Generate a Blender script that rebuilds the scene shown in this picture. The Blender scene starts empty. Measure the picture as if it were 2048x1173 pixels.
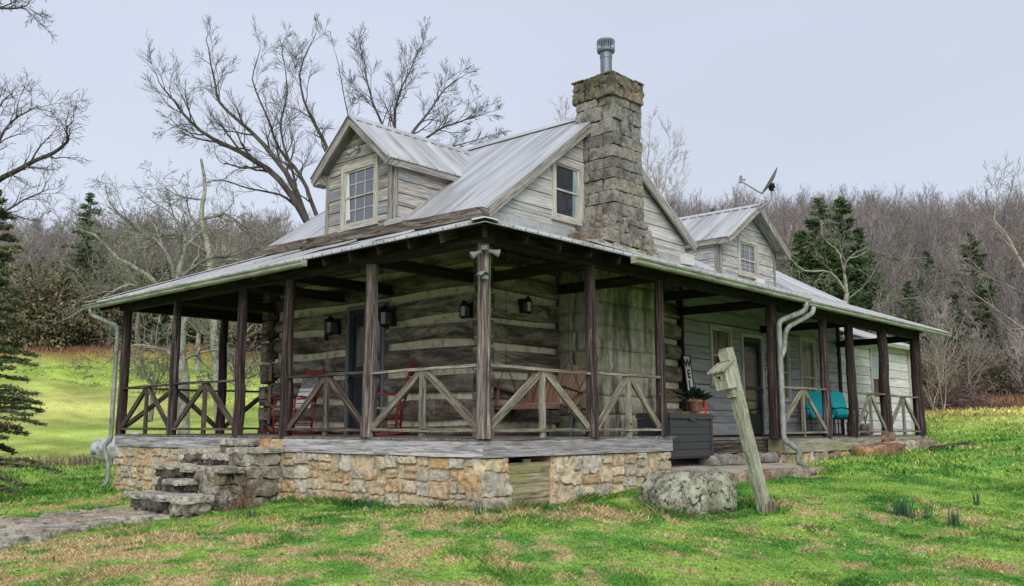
import bpy, math, random
import numpy as np
from math import sin, cos, pi, radians, atan, hypot, sqrt
from mathutils import Vector, Matrix, Quaternion
sc = bpy.context.scene
COL = sc.collection
# ------------------------------------------------------------------ camera
F = 1811.0; PITCH = atan(266/1811.); TH = radians(42.5)
CAM = Vector((-8.00965, -7.81084, 0.15382))
fw = Vector((cos(TH)*cos(PITCH), sin(TH)*cos(PITCH), sin(PITCH)))
rt = Vector((sin(TH), -cos(TH), 0)); upv = rt.cross(fw)
cd = bpy.data.cameras.new('camera'); cam = bpy.data.objects.new('camera', cd); COL.objects.link(cam)
cd.sensor_width = 36; cd.lens = 36*F/2048; cd.clip_start = .1; cd.clip_end = 2000
cam.matrix_world = Matrix(((rt.x, upv.x, -fw.x, CAM.x), (rt.y, upv.y, -fw.y, CAM.y), (rt.z, upv.z, -fw.z, CAM.z), (0, 0, 0, 1)))
sc.camera = cam
# ------------------------------------------------------------------ sky, sun, exposure
SUN_EL = radians(36); SUN_DIR = Vector((-.70, -.71, 0)).normalized()*cos(SUN_EL) + Vector((0, 0, sin(SUN_EL)))
w = bpy.data.worlds.new('World'); sc.world = w; w.use_nodes = True
nt = w.node_tree; nt.nodes.clear()
sky = nt.nodes.new('ShaderNodeTexSky'); sky.sky_type = 'NISHITA'; sky.sun_disc = False
sky.sun_elevation = SUN_EL; sky.sun_rotation = math.atan2(SUN_DIR.x, SUN_DIR.y); sky.dust_density = 4; sky.air_density = 1
bg = nt.nodes.new('ShaderNodeBackground'); bg.inputs[1].default_value = .1
mx = nt.nodes.new('ShaderNodeMixRGB'); mx.inputs[0].default_value = .90
tcw = nt.nodes.new('ShaderNodeTexCoord'); sep = nt.nodes.new('ShaderNodeSeparateXYZ')
nt.links.new(tcw.outputs['Generated'], sep.inputs[0])
rw = nt.nodes.new('ShaderNodeValToRGB'); rw.color_ramp.elements[0].position = .0; rw.color_ramp.elements[1].position = .6
rw.color_ramp.elements[0].color = (4.05, 4.34, 4.98, 1); rw.color_ramp.elements[1].color = (3.6, 3.95, 4.72, 1)
nzw = nt.nodes.new('ShaderNodeTexNoise'); nzw.inputs['Scale'].default_value = 1.6; nzw.inputs['Detail'].default_value = 3
mpw = nt.nodes.new('ShaderNodeMapping'); mpw.inputs['Scale'].default_value = (1, 1, 2.6)
nt.links.new(tcw.outputs['Generated'], mpw.inputs[0]); nt.links.new(mpw.outputs[0], nzw.inputs['Vector'])
mrw = nt.nodes.new('ShaderNodeMapRange'); mrw.inputs[1].default_value = .3; mrw.inputs[2].default_value = .7; mrw.inputs[3].default_value = .95; mrw.inputs[4].default_value = 1.05
nt.links.new(nzw.outputs[0], mrw.inputs[0])
mul = nt.nodes.new('ShaderNodeMixRGB'); mul.blend_type = 'MULTIPLY'; mul.inputs[0].default_value = 1
nt.links.new(sep.outputs[2], rw.inputs[0]); nt.links.new(rw.outputs[0], mul.inputs[1]); nt.links.new(mrw.outputs[0], mul.inputs[2])
nt.links.new(sky.outputs[0], mx.inputs[1]); nt.links.new(mul.outputs[0], mx.inputs[2]); nt.links.new(mx.outputs[0], bg.inputs[0])
wo = nt.nodes.new('ShaderNodeOutputWorld'); nt.links.new(bg.outputs[0], wo.inputs[0])
sl = bpy.data.lights.new('sun', 'SUN'); sl.energy = 1.5; sl.angle = radians(50); sl.color = (1, .96, .9)
so = bpy.data.objects.new('sun', sl); COL.objects.link(so); so.rotation_euler = SUN_DIR.to_track_quat('Z', 'Y').to_euler()
sc.view_settings.view_transform = 'Standard'; sc.view_settings.look = 'None'; sc.view_settings.gamma = 1; sc.view_settings.exposure = .84
sc.view_settings.use_curve_mapping = False
sc.cycles.max_bounces = 6; sc.cycles.transparent_max_bounces = 6

# ------------------------------------------------------------------ helpers
R = random.Random(7)
def at(px, py, a):            # a point a metres ahead of the viewpoint, along a photo direction
    d = fw*F + rt*(px-1024) - upv*(py-586.5); fh = cos(TH)*d.x + sin(TH)*d.y
    return CAM + d*(a/fh)
def hashn(ix, iy, iz, seed):
    n = (ix.astype(np.int64)*374761393 + iy.astype(np.int64)*668265263 + iz.astype(np.int64)*2147483647 + seed*974634777) & 0xffffffff
    n = ((n ^ (n >> 13))*1274126177) & 0xffffffff
    n = (n ^ (n >> 16)) & 0xffffffff
    return n/4294967295.0
def vn(P, seed=0):            # value noise 0..1 for an (n,3) array
    P = np.asarray(P, float); f = np.floor(P); t = P-f; t = t*t*(3-2*t); o = 0
    for dx in (0, 1):
        for dy in (0, 1):
            for dz in (0, 1):
                wgt = (t[:, 0] if dx else 1-t[:, 0])*(t[:, 1] if dy else 1-t[:, 1])*(t[:, 2] if dz else 1-t[:, 2])
                o = o + wgt*hashn(f[:, 0]+dx, f[:, 1]+dy, f[:, 2]+dz, seed)
    return o
def fbm(P, oc=4, seed=0):
    P = np.asarray(P, float); o = 0; a = .5; s = 0
    for k in range(oc): o = o + a*vn(P*(2**k)+k*17.3, seed+k); s += a; a *= .5
    return o/s
def nv(p, seed=0): return float(vn(np.array([p]), seed)[0])

class MB:
    def __init__(s): s.v = []; s.f = []; s.uv = []; s.r = []
    def face(s, idx, uv=None, r=0.5):
        s.f.append(idx); s.uv.append(uv if uv is not None else [(0, 0)]*len(idx)); s.r.append(r)
    def poly(s, pts, u=None, v=None, r=None, off=None):
        pts = [Vector(p) for p in pts]; b = len(s.v); s.v += [tuple(p) for p in pts]
        if u is None: u = (pts[1]-pts[0]).normalized()
        if v is None:
            n = (pts[1]-pts[0]).cross(pts[2]-pts[0]).normalized(); v = n.cross(u)
        o = off or (0, 0); r = R.random() if r is None else r
        s.face(list(range(b, b+len(pts))), [(p.dot(u)+o[0], p.dot(v)+o[1]) for p in pts], r)
    def prism(s, pts, ext, u=None, r=None, off=None):      # polygon extruded by vector ext
        pts = [Vector(p) for p in pts]; ext = Vector(ext); u = (pts[1]-pts[0]).normalized() if u is None else Vector(u)
        r = R.random() if r is None else r; off = off or (R.random()*30, R.random()*30)
        n = ext.normalized(); q = [p+ext for p in pts]
        nn = (pts[1]-pts[0]).cross(pts[2]-pts[1])
        if nn.dot(ext) > 0: pts, q = pts[::-1], q[::-1]
        v = n.cross(u)
        s.poly(pts, u, v, r, off); s.poly(q[::-1], u, v, r, off)
        for i in range(len(pts)):
            a, b = pts[i], pts[(i+1) % len(pts)]
            s.poly([b, a, q[i], q[(i+1) % len(pts)]], u, (n if abs((b-a).normalized().dot(u)) > .5 else v+n), r, off)
    def box(s, x0, y0, z0, x1, y1, z1, u=(1, 0, 0), r=None):
        s.prism([(x0, y0, z0), (x1, y0, z0), (x1, y1, z0), (x0, y1, z0)], (0, 0, z1-z0), u, r)
    def beam(s, p0, p1, w, h, up=(0, 0, 1), seg=1, jit=0, r=None, taper=1):
        p0, p1 = Vector(p0), Vector(p1); d = (p1-p0); L = d.length; d.normalize()
        up = Vector(up); sd = d.cross(up)
        if sd.length < 1e-4: sd = d.cross(Vector((1, 0, 0)))
        sd.normalize(); up = sd.cross(d).normalized(); r = R.random() if r is None else r
        ou, ov = R.random()*40, R.random()*40; b = len(s.v)
        for k in range(seg+1):
            t = k/seg; c = p0.lerp(p1, t); q = 1+(taper-1)*t
            for (i, j) in ((-1, -1), (1, -1), (1, 1), (-1, 1)):
                s.v.append(tuple(c+sd*(w/2*i*q+R.uniform(-jit, jit))+up*(h/2*j*q+R.uniform(-jit, jit))))
        hs = [w, h, w, h]; acc = [0, w, w+h, 2*w+h]
        for k in range(seg):
            for j in range(4):
                a = b+k*4+j; c = b+k*4+(j+1) % 4
                u0, u1 = ou+L*k/seg, ou+L*(k+1)/seg; v0, v1 = ov+acc[j], ov+acc[j]+hs[j]
                s.face([a, c, c+4, a+4], [(u0, v0), (u0, v1), (u1, v1), (u1, v0)], r)
        s.face([b+3, b+2, b+1, b], [(ou, ov), (ou+w, ov), (ou+w, ov+h), (ou, ov+h)], r)
        e = b+seg*4; s.face([e, e+1, e+2, e+3], [(ou, ov), (ou+w, ov), (ou+w, ov+h), (ou, ov+h)], r)
    def tube(s, pts, rad, n=8, r=None, jit=0, cap=True, vscale=1):
        pts = [Vector(p) for p in pts]; m = len(pts); rad = rad if hasattr(rad, '__len__') else [rad]*m
        r = R.random() if r is None else r; ou, ov = R.random()*40, R.random()*40; b = len(s.v); L = 0; Ls = []
        ref = Vector((0, 0, 1)) if abs((pts[-1]-pts[0]).normalized().z) < .8 else Vector((1, 0, 0))
        for k in range(m):
            if k: L += (pts[k]-pts[k-1]).length
            Ls.append(L); d = (pts[min(k+1, m-1)]-pts[max(k-1, 0)]).normalized()
            a = d.cross(ref).normalized(); c = a.cross(d); 
            for j in range(n):
                t = 2*pi*j/n; q = rad[k]*(1+R.uniform(-jit, jit)); s.v.append(tuple(pts[k]+a*(cos(t)*q)+c*(sin(t)*q)))
        cc = 2*pi*max(rad)*vscale
        for k in range(m-1):
            for j in range(n):
                j2 = (j+1) % n; v0, v1 = ov+cc*j/n, ov+cc*(j+1)/n
                s.face([b+k*n+j2, b+k*n+j, b+(k+1)*n+j, b+(k+1)*n+j2], [(ou+Ls[k], v1), (ou+Ls[k], v0), (ou+Ls[k+1], v0), (ou+Ls[k+1], v1)], r)
        if cap:
            s.face([b+j for j in range(n)], [(ou, ov)]*n, r); s.face([b+(m-1)*n+j for j in range(n)][::-1], [(ou, ov)]*n, r)
    def lathe(s, c, prof, n=16, r=None, axis='z'):
        c = Vector(c); r = R.random() if r is None else r; b = len(s.v)
        for (q, z) in prof:
            for j in range(n):
                t = 2*pi*j/n; p = (cos(t)*q, sin(t)*q, z)
                if axis == 'x': p = (p[2], p[0], p[1])
                if axis == 'y': p = (p[0], p[2], p[1])
                s.v.append(tuple(c+Vector(p)))
        for k in range(len(prof)-1):
            for j in range(n):
                j2 = (j+1) % n; a = b+k*n
                s.face([a+j, a+j2, a+n+j2, a+n+j], [(j/n*3, k*.1), ((j+1)/n*3, k*.1), ((j+1)/n*3, k*.1+.1), (j/n*3, k*.1+.1)], r)
    def grid(s, fn, nu, nv_, r=.5):
        b = len(s.v)
        for i in range(nu+1):
            for j in range(nv_+1): s.v.append(tuple(fn(i/nu, j/nv_)))
        for i in range(nu):
            for j in range(nv_):
                a = b+i*(nv_+1)+j; s.face([a, a+1, a+nv_+2, a+nv_+1], [(i/nu, j/nv_), (i/nu, (j+1)/nv_), ((i+1)/nu, (j+1)/nv_), ((i+1)/nu, j/nv_)], r)
    def xform(s, M, i0=0):
        for i in range(i0, len(s.v)): s.v[i] = tuple(M @ Vector(s.v[i]))
        return s
    def stone(s, c, hx, hy, hz, rotz=0, rough=.12, r=None, n=4, ax=None, rnd=.35, seed=None):
        tv, tf = STONE[n]; P = tv.copy(); r = R.random() if r is None else r; seed = R.randrange(9999) if seed is None else seed
        q = np.linalg.norm(P, axis=1, keepdims=True); S = P/q*1.25; P = P*(1-rnd)+np.clip(S, -1.1, 1.1)*rnd
        m = min(hx, hy, hz); H = np.array([hx, hy, hz]); W = P*H
        d = (fbm(W/(m*1.1)+seed*3.1, 3, seed)-.5)[:, None]*2; W = W+P*m*rough*2.2*d
        if ax is not None: X, Y, Z = ax; W = W[:, :1]*np.array(X)+W[:, 1:2]*np.array(Y)+W[:, 2:3]*np.array(Z)
        if rotz: cz, sz = cos(rotz), sin(rotz); W = np.stack([W[:, 0]*cz-W[:, 1]*sz, W[:, 0]*sz+W[:, 1]*cz, W[:, 2]], 1)
        W = W+np.array(c); b = len(s.v); s.v += [tuple(p) for p in W]
        for f in tf: s.face([b+i for i in f], None, r)
def cube_template(n):
    idx = {}; V = []; Fc = []
    def vid(p):
        k = tuple(round(x, 5) for x in p)
        if k not in idx: idx[k] = len(V); V.append(p)
        return idx[k]
    g = [-1+2*i/n for i in range(n+1)]
    for ax in range(3):
        for sg in (-1, 1):
            for i in range(n):
                for j in range(n):
                    q = []
                    for (a, b) in ((g[i], g[j]), (g[i+1], g[j]), (g[i+1], g[j+1]), (g[i], g[j+1])):
                        p = [0, 0, 0]; p[ax] = sg; p[(ax+1) % 3] = a; p[(ax+2) % 3] = b; q.append(vid(tuple(p)))
                    Fc.append(q if sg > 0 else q[::-1])
    return np.array(V, float), Fc
STONE = {n: cube_template(n) for n in (3, 4, 5, 8, 16, 28)}

def mk(name, mb, mat, parent=None, smooth=False, world=True, loc=(0, 0, 0)):
    me = bpy.data.meshes.new(name); me.from_pydata(mb.v, [], mb.f)
    uvl = me.uv_layers.new(name='UVMap'); flat = [c for f in mb.uv for p in f for c in p]
    uvl.data.foreach_set('uv', flat)
    at_ = me.attributes.new('rnd', 'FLOAT', 'FACE'); at_.data.foreach_set('value', mb.r)
    if smooth: me.polygons.foreach_set('use_smooth', [True]*len(me.polygons))
    me.materials.append(mat); me.update()
    o = bpy.data.objects.new(name, me); COL.objects.link(o); o.location = loc
    if parent is not None:
        o.parent = parent
        if world and parent.get('wl') is not None:
            pass
    return o
def empty(name, label, cat, loc=(0, 0, 0), rz=0, group=None):
    o = bpy.data.objects.new(name, None); COL.objects.link(o); o.location = [float(q) for q in loc]; o.rotation_euler = (0, 0, float(rz))
    o['label'] = label; o['category'] = cat
    if group: o['group'] = group
    return o
def tag(o, label, cat, group=None, kind=None):
    o['label'] = label; o['category'] = cat
    if group: o['group'] = group
    if kind: o['kind'] = kind
    return o
def copy_tree(o, parent=None):
    c = o.copy(); COL.objects.link(c); c.parent = parent
    for ch in list(o.children): copy_tree(ch, c)
    return c

# ------------------------------------------------------------------ materials
def mat(name, base=(.5, .5, .5), rough=.8, metal=0, spec=.3):
    m = bpy.data.materials.new(name); m.use_nodes = True; n = m.node_tree; b = n.nodes['Principled BSDF']
    b.inputs['Base Color'].default_value = (*base, 1); b.inputs['Roughness'].default_value = rough
    b.inputs['Metallic'].default_value = metal; b.inputs['Specular IOR Level'].default_value = spec
    return m, n, b
def N(n, t, **k):
    x = n.nodes.new(t)
    for a, v in k.items(): setattr(x, a, v)
    return x
def coords(n, kind, scale=(1, 1, 1)):
    tc = N(n, 'ShaderNodeTexCoord'); mp = N(n, 'ShaderNodeMapping'); mp.inputs['Scale'].default_value = scale
    n.links.new(tc.outputs['UV' if kind == 'UV' else 'Object'], mp.inputs[0]); return mp.outputs[0]
def noise(n, vec, scale, detail=6, rough=.6, dist=0):
    x = N(n, 'ShaderNodeTexNoise'); x.inputs['Scale'].default_value = scale; x.inputs['Detail'].default_value = detail
    x.inputs['Roughness'].default_value = rough; x.inputs['Distortion'].default_value = dist
    n.links.new(vec, x.inputs['Vector']); return x.outputs[0]
def ramp(n, fac, stops):
    x = N(n, 'ShaderNodeValToRGB'); e = x.color_ramp.elements
    if len(stops) == 1: stops = [stops[0], (1, stops[0][1])]
    while len(e) < len(stops): e.new(.5)
    for q, (p, c) in zip(e, stops): q.position = p; q.color = (*c, 1) if len(c) == 3 else c
    n.links.new(fac, x.inputs[0]); return x.outputs[0]
def mixc(n, a, b, fac, mode='MIX'):
    x = N(n, 'ShaderNodeMixRGB', blend_type=mode)
    for i, s in ((1, a), (2, b), (0, fac)):
        if isinstance(s, (int, float)): x.inputs[i].default_value = s if i == 0 else (s, s, s, 1)
        elif isinstance(s, tuple): x.inputs[i].default_value = (*s, 1)
        else: n.links.new(s, x.inputs[i])
    return x.outputs[0]
def g(v): return (v, v, v)
def rndv(n, lo, hi):
    a = N(n, 'ShaderNodeAttribute', attribute_name='rnd'); m = N(n, 'ShaderNodeMapRange')
    m.inputs[3].default_value = lo; m.inputs[4].default_value = hi; n.links.new(a.outputs['Fac'], m.inputs[0]); return m.outputs[0]
def bump(n, b, h, strength=.4, dist=.01):
    x = N(n, 'ShaderNodeBump'); x.inputs['Strength'].default_value = strength; x.inputs['Distance'].default_value = dist
    n.links.new(h, x.inputs['Height']); n.links.new(x.outputs[0], b.inputs['Normal'])
def wood(name, stops, grain=(1.2, 22, 22), patch=None, rnd=(.8, 1.15), rough=.85, bs=.5, crack=.35, con=1.0):
    """weathered timber: grain stretched along U; patch = (colour, lo, hi, scale) second layer"""
    m, n, b = mat(name, rough=rough, spec=.2)
    uv = coords(n, 'UV', (grain[0], grain[1], 1)); f = noise(n, uv, 1, 8, .72, .6)
    c = ramp(n, f, [(.5+(p-.5)*.72, q) for p, q in stops])
    uf = coords(n, 'UV', (grain[0]*2.4, grain[1]*2.6, 1)); ff = noise(n, uf, 1, 6, .75, .3); c = mixc(n, c, ramp(n, ff, [(.38, g(1-.45*con)), (.5, g(1)), (.62, g(1+.35*con))]), 1, 'MULTIPLY')
    if patch:
        for (pc, lo, hi, ps) in (patch if isinstance(patch, list) else [patch]):
            pv = coords(n, 'UV', (ps*.35, ps, 1)); pf = noise(n, pv, 1, 7, .72, .8); k = ramp(n, pf, [(lo, g(0)), (hi, g(1))])
            c = mixc(n, c, pc, k)
    cv = coords(n, 'UV', (grain[0]*1.3, grain[1]*2.2, 1)); cf = noise(n, cv, 1, 4, .6, 1.5)
    ck = ramp(n, cf, [(crack-.06, g(.28)), (crack, g(1))])
    c = mixc(n, c, ck, 1, 'MULTIPLY'); c = mixc(n, c, rndv(n, *rnd), 1, 'MULTIPLY')
    n.links.new(c, b.inputs['Base Color'])
    hh = mixc(n, f, ck, .5); bump(n, b, hh, bs, .012); return m
def stonem(name, palette, blotch=None, dark=None, scale=6, bs=.7, rnd=(.8, 1.2), lichen=None, con=1.0):
    """stone: colour picked per stone from palette by the 'rnd' attribute, then mottled"""
    m, n, b = mat(name, rough=.92, spec=.15); o = coords(n, 'OBJ')
    a = N(n, 'ShaderNodeAttribute', attribute_name='rnd')
    st = [(i/len(palette), c) for i, c in enumerate(palette)]; c = ramp(n, a.outputs['Fac'], st)
    f1 = noise(n, o, scale, 10, .75); c = mixc(n, c, ramp(n, f1, [(.36, g(1-.6*con)), (.5, g(1.0)), (.64, g(1+.35*con))]), 1, 'MULTIPLY'); f0 = noise(n, o, scale*5, 6, .75); c = mixc(n, c, ramp(n, f0, [(.36, g(1-.55*con)), (.46, g(1)), (.64, g(1+.25*con))]), 1, 'MULTIPLY')
    if blotch:
        k = noise(n, o, scale*.6, 6, .75); c = mixc(n, c, blotch[0], ramp(n, k, [(blotch[1], g(0)), (blotch[1]+.1, g(1))]))
    if dark:
        k = noise(n, o, scale*.35, 6, .7); c = mixc(n, c, dark[0], ramp(n, k, [(dark[1], g(0)), (dark[1]+.14, g(1))]))
    if lichen:
        k = noise(n, o, scale*2.2, 5, .7, .8); c = mixc(n, c, lichen[0], ramp(n, k, [(lichen[1], g(0)), (lichen[1]+.06, g(1))]))
    n.links.new(c, b.inputs['Base Color'])
    f2 = noise(n, o, scale*3, 9, .75); bump(n, b, f2, bs, .025); return m

W_post = wood('dark_cedar', [(.3, (.010, .008, .008)), (.48, (.03, .021, .020)), (.6, (.075, .055, .053)), (.78, (.2, .17, .16))], (.9, 26, 26), patch=((.26, .22, .2), .63, .69, 16), rnd=(.75, 1.3))
W_postpale = wood('peeling_cedar', [(.3, (.025, .018, .017)), (.44, (.075, .055, .053)), (.58, (.19, .16, .148)), (.74, (.38, .345, .31))], (1.0, 18, 18), patch=((.36, .38, .26), .62, .7, 5), rnd=(.85, 1.15))
W_rail = wood('lichened_rail_wood', [(.3, (.06, .05, .042)), (.5, (.2, .175, .15)), (.7, (.36, .34, .27))], (1.2, 26, 26), patch=[((.33, .36, .19), .55, .68, 12), ((.05, .035, .03), .6, .66, 8)])
W_raild = wood('dark_rail_wood', [(.3, (.018, .013, .012)), (.5, (.07, .052, .045)), (.72, (.2, .175, .15))], (1.2, 26, 26), patch=((.28, .26, .22), .62, .7, 6))
W_grey = wood('weathered_grey_timber', [(.3, (.13, .12, .13)), (.5, (.34, .325, .345)), (.7, (.5, .48, .5))], (1.1, 20, 20), patch=((.045, .04, .045), .62, .68, 9))
W_greyg = wood('algae_grey_timber', [(.3, (.16, .15, .12)), (.5, (.31, .3, .23)), (.7, (.42, .41, .33))], (1.0, 14, 14), patch=((.33, .36, .13), .5, .62, 3))
W_log = wood('hewn_log', [(.28, (.025, .021, .018)), (.45, (.09, .074, .061)), (.6, (.19, .156, .127)), (.78, (.36, .315, .265))], (.7, 6, 6), patch=[((.31, .275, .24), .5, .66, 3.2), ((.028, .02, .016), .6, .7, 2.2)], rnd=(.7, 1.35), bs=.9, con=.65)
W_beam = wood('shade_dark_beam', [(.3, (.008, .006, .006)), (.55, (.026, .02, .018)), (.75, (.06, .05, .045))], (1, 14, 14), rnd=(.8, 1.2))  # base darkened to carry the shade under the porch roof
W_gable = wood('whitewashed_board', [(.25, (.25, .242, .235)), (.45, (.43, .42, .41)), (.7, (.57, .56, .545))], (.9, 10, 10), patch=[((.30, .34, .42), .58, .72, 1.6), ((.30, .24, .175), .62, .74, 1.3)], rnd=(.88, 1.1), crack=.27, con=.5)
W_dorm = wood('bare_grey_board', [(.25, (.09, .08, .07)), (.45, (.27, .25, .225)), (.65, (.41, .39, .36))], (.9, 11, 11), patch=[((.2, .26, .34), .52, .68, 1.8), ((.36, .31, .235), .62, .72, 1.5)], rnd=(.85, 1.12), crack=.33)
W_wing = wood('painted_grey_board', [(.25, (.15, .15, .16)), (.45, (.265, .27, .285)), (.7, (.36, .365, .38))], (.8, 7, 7), patch=((.43, .42, .4), .6, .75, 1.2), rnd=(.9, 1.08), crack=.22, bs=.2, con=.2)
W_addn = wood('pale_lap_board', [(.25, (.36, .36, .36)), (.45, (.54, .54, .53)), (.7, (.66, .65, .62))], (.8, 7, 7), patch=((.26, .25, .26), .6, .74, 1.3), rnd=(.9, 1.06), crack=.22, bs=.2, con=.2)
W_trim = wood('chipped_trim', [(.25, (.09, .08, .07)), (.45, (.25, .235, .215)), (.7, (.38, .365, .34))], (1, 18, 18), patch=((.11, .09, .075), .6, .68, 5), rnd=(.9, 1.1))
W_frame = wood('window_paint', [(.25, (.26, .245, .21)), (.45, (.41, .39, .35)), (.7, (.5, .48, .44))], (1, 18, 18), rnd=(.95, 1.05), crack=.3, bs=.2)
W_deck = wood('deck_board', [(.3, (.07, .06, .055)), (.5, (.18, .16, .145)), (.7, (.28, .26, .24))], (1, 18, 18))
W_birdh = wood('lichened_birdhouse_wood', [(.3, (.15, .14, .10)), (.5, (.33, .32, .25)), (.7, (.47, .46, .38))], (1.1, 20, 20), patch=((.44, .47, .36), .55, .62, 16), rnd=(.9, 1.1))
W_bark = wood('lichen_flecked_post', [(.3, (.12, .12, .09)), (.5, (.27, .27, .2)), (.7, (.38, .38, .3))], (1.1, 22, 22), patch=[((.36, .44, .33), .55, .6, 22), ((.06, .055, .045), .6, .64, 26)], rnd=(1, 1))
W_crawl = wood('mossy_plank', [(.3, (.09, .075, .045)), (.5, (.24, .205, .13)), (.7, (.38, .34, .25))], (1, 12, 12), patch=[((.26, .27, .1), .5, .62, 3), ((.12, .06, .02), .6, .68, 4)])
W_swing = wood('red_cedar_slat', [(.3, (.10, .055, .04)), (.5, (.23, .135, .098)), (.7, (.33, .22, .17))], (1, 16, 16), patch=((.27, .24, .21), .6, .74, 3), rnd=(.85, 1.1), crack=.25, bs=.3)
W_red = wood('worn_red_paint', [(.3, (.09, .01, .01)), (.5, (.2, .018, .022)), (.7, (.3, .045, .045))], (1, 14, 14), rnd=(.9, 1.1), crack=.22, bs=.2, rough=.55)

S_wall = stonem('limestone', [(.52, .42, .27), (.46, .43, .37), (.38, .33, .27), (.58, .50, .36), (.42, .32, .2), (.50, .47, .41), (.46, .31, .16), (.36, .33, .28), (.56, .47, .32), (.48, .35, .23)], blotch=((.52, .49, .43), .6), dark=((.16, .14, .11), .66), scale=5, con=.55)
M_mortar, n_, b_ = mat('tan_mortar', rough=.95, spec=.1); o_ = coords(n_, 'OBJ'); f_ = noise(n_, o_, 9, 7, .7)
n_.links.new(ramp(n_, f_, [(.36, (.3, .23, .15)), (.5, (.52, .41, .27)), (.62, (.64, .55, .42))]), b_.inputs['Base Color']); bump(n_, b_, f_, .7, .02)
S_chim = stonem('chimney_stone', [(.2, .19, .172), (.25, .238, .215), (.15, .14, .128), (.225, .215, .205), (.26, .235, .2)], blotch=((.42, .43, .43), .62), dark=((.05, .046, .04), .58), scale=5, bs=1)
S_cap = stonem('mossy_cap_stone', [(.2, .175, .14), (.16, .145, .12), (.23, .17, .14)], blotch=((.1, .11, .04), .5), dark=((.04, .035, .03), .55), scale=4, bs=1)
S_step = stonem('step_stone', [(.26, .24, .2), (.32, .29, .24), (.18, .165, .14), (.28, .24, .18)], blotch=((.55, .53, .46), .52), dark=((.028, .026, .022), .505), scale=5, bs=1)
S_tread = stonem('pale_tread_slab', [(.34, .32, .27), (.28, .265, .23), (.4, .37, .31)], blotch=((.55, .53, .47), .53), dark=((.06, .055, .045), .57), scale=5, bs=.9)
S_dark = stonem('dark_step_stone', [(.11, .10, .085), (.075, .068, .058), (.15, .135, .11)], blotch=((.3, .28, .24), .6), dark=((.02, .018, .016), .5), scale=5, bs=1)  # darker stone for the risers and the left cheek wall
S_path = stonem('flagstone', [(.34, .31, .26), (.26, .245, .21), (.36, .28, .2), (.42, .39, .33)], blotch=((.55, .53, .47), .54), dark=((.06, .055, .04), .53), scale=4, bs=.8)
S_bould = stonem('lichened_boulder', [(.3, .3, .225)], blotch=((.47, .49, .4), .49), dark=((.3, .17, .09), .62), scale=5, bs=1.4, lichen=((.05, .06, .045), .53))
S_orange = stonem('rust_stone', [(.36, .22, .12), (.25, .22, .18), (.42, .33, .18), (.2, .11, .07), (.4, .36, .28)], dark=((.03, .03, .025), .56), scale=5, bs=.9)
M_parge, n_, b_ = mat('parged_chimney_base', rough=.95, spec=.1); o_ = coords(n_, 'OBJ'); os_ = coords(n_, 'OBJ', (3.2, 3.2, .55))
f_ = noise(n_, o_, 5, 9, .7); c_ = ramp(n_, f_, [(.3, (.17, .155, .12)), (.5, (.33, .31, .25)), (.68, (.45, .42, .36))])
c_ = mixc(n_, c_, (.05, .055, .04), ramp(n_, noise(n_, os_, 1.1, 6, .65), [(.5, g(0)), (.63, g(.85))])); c_ = mixc(n_, c_, (.17, .19, .07), ramp(n_, noise(n_, o_, 1.6, 6, .7), [(.52, g(0)), (.66, g(.7))]))
c_ = mixc(n_, c_, (.14, .05, .035), ramp(n_, noise(n_, os_, 1.7, 5, .6), [(.62, g(0)), (.7, g(.7))])); n_.links.new(c_, b_.inputs['Base Color']); bump(n_, b_, f_, .8, .02)
M_chink, n_, b_ = mat('lime_chinking', rough=.95, spec=.1); o_ = coords(n_, 'OBJ'); f_ = noise(n_, o_, 6, 8, .7)
n_.links.new(ramp(n_, f_, [(.34, (.25, .22, .16)), (.48, (.50, .47, .36)), (.62, (.62, .59, .47))]), b_.inputs['Base Color']); bump(n_, b_, f_, .5, .02)
M_metal, n_, b_ = mat('galvanised_roofing', rough=.42, metal=.4, spec=.5); uv_ = coords(n_, 'UV', (5, .35, 1)); f_ = noise(n_, uv_, 1, 7, .65, .4)
c_ = ramp(n_, f_, [(.36, (.30, .308, .32)), (.5, (.47, .478, .49)), (.64, (.59, .60, .612))]); c_ = mixc(n_, c_, rndv(n_, .93, 1.04), 1, 'MULTIPLY'); n_.links.new(c_, b_.inputs['Base Color'])
n_.links.new(ramp(n_, noise(n_, coords(n_, 'UV', (1.5, .7, 1)), 2, 5), [(.3, g(.34)), (.7, g(.55))]), b_.inputs['Roughness'])
M_flash, n_, b_ = mat('dull_flashing', rough=.5, metal=.4, spec=.4); o_ = coords(n_, 'OBJ'); n_.links.new(ramp(n_, noise(n_, o_, 5, 6, .7), [(.3, (.3, .3, .3)), (.6, (.5, .5, .5))]), b_.inputs['Base Color'])
M_gutter, n_, b_ = mat('algae_gutter', rough=.5, spec=.4); o_ = coords(n_, 'OBJ', (1, 1, 6)); n_.links.new(ramp(n_, noise(n_, o_, 2.2, 7, .75), [(.35, (.13, .14, .10)), (.5, (.27, .29, .22)), (.68, (.42, .44, .37))]), b_.inputs['Base Color'])
M_pipe, n_, b_ = mat('pale_downspout', rough=.45, spec=.4); o_ = coords(n_, 'OBJ', (1, 1, .5)); n_.links.new(ramp(n_, noise(n_, o_, 9, 6, .7), [(.36, (.10, .115, .085)), (.5, (.24, .26, .245)), (.64, (.34, .36, .365))]), b_.inputs['Base Color'])
M_steel, n_, b_ = mat('flue_steel', (.17, .2, .24), .5, .5, .4)
M_black, n_, b_ = mat('black_paint', (.012, .012, .013), .45, 0, .4)
M_dark, n_, b_ = mat('dark_void', (.01, .009, .008), .9)
M_glass, n_, b_ = mat('window_glass', (.035, .04, .05), .06, 0, .9)
M_glassm, n_, b_ = mat('sky_tinted_glass', (.10, .115, .15), .08, 0, 1.0)  # paler blue base puts the sky's reflection into the pane colour
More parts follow.
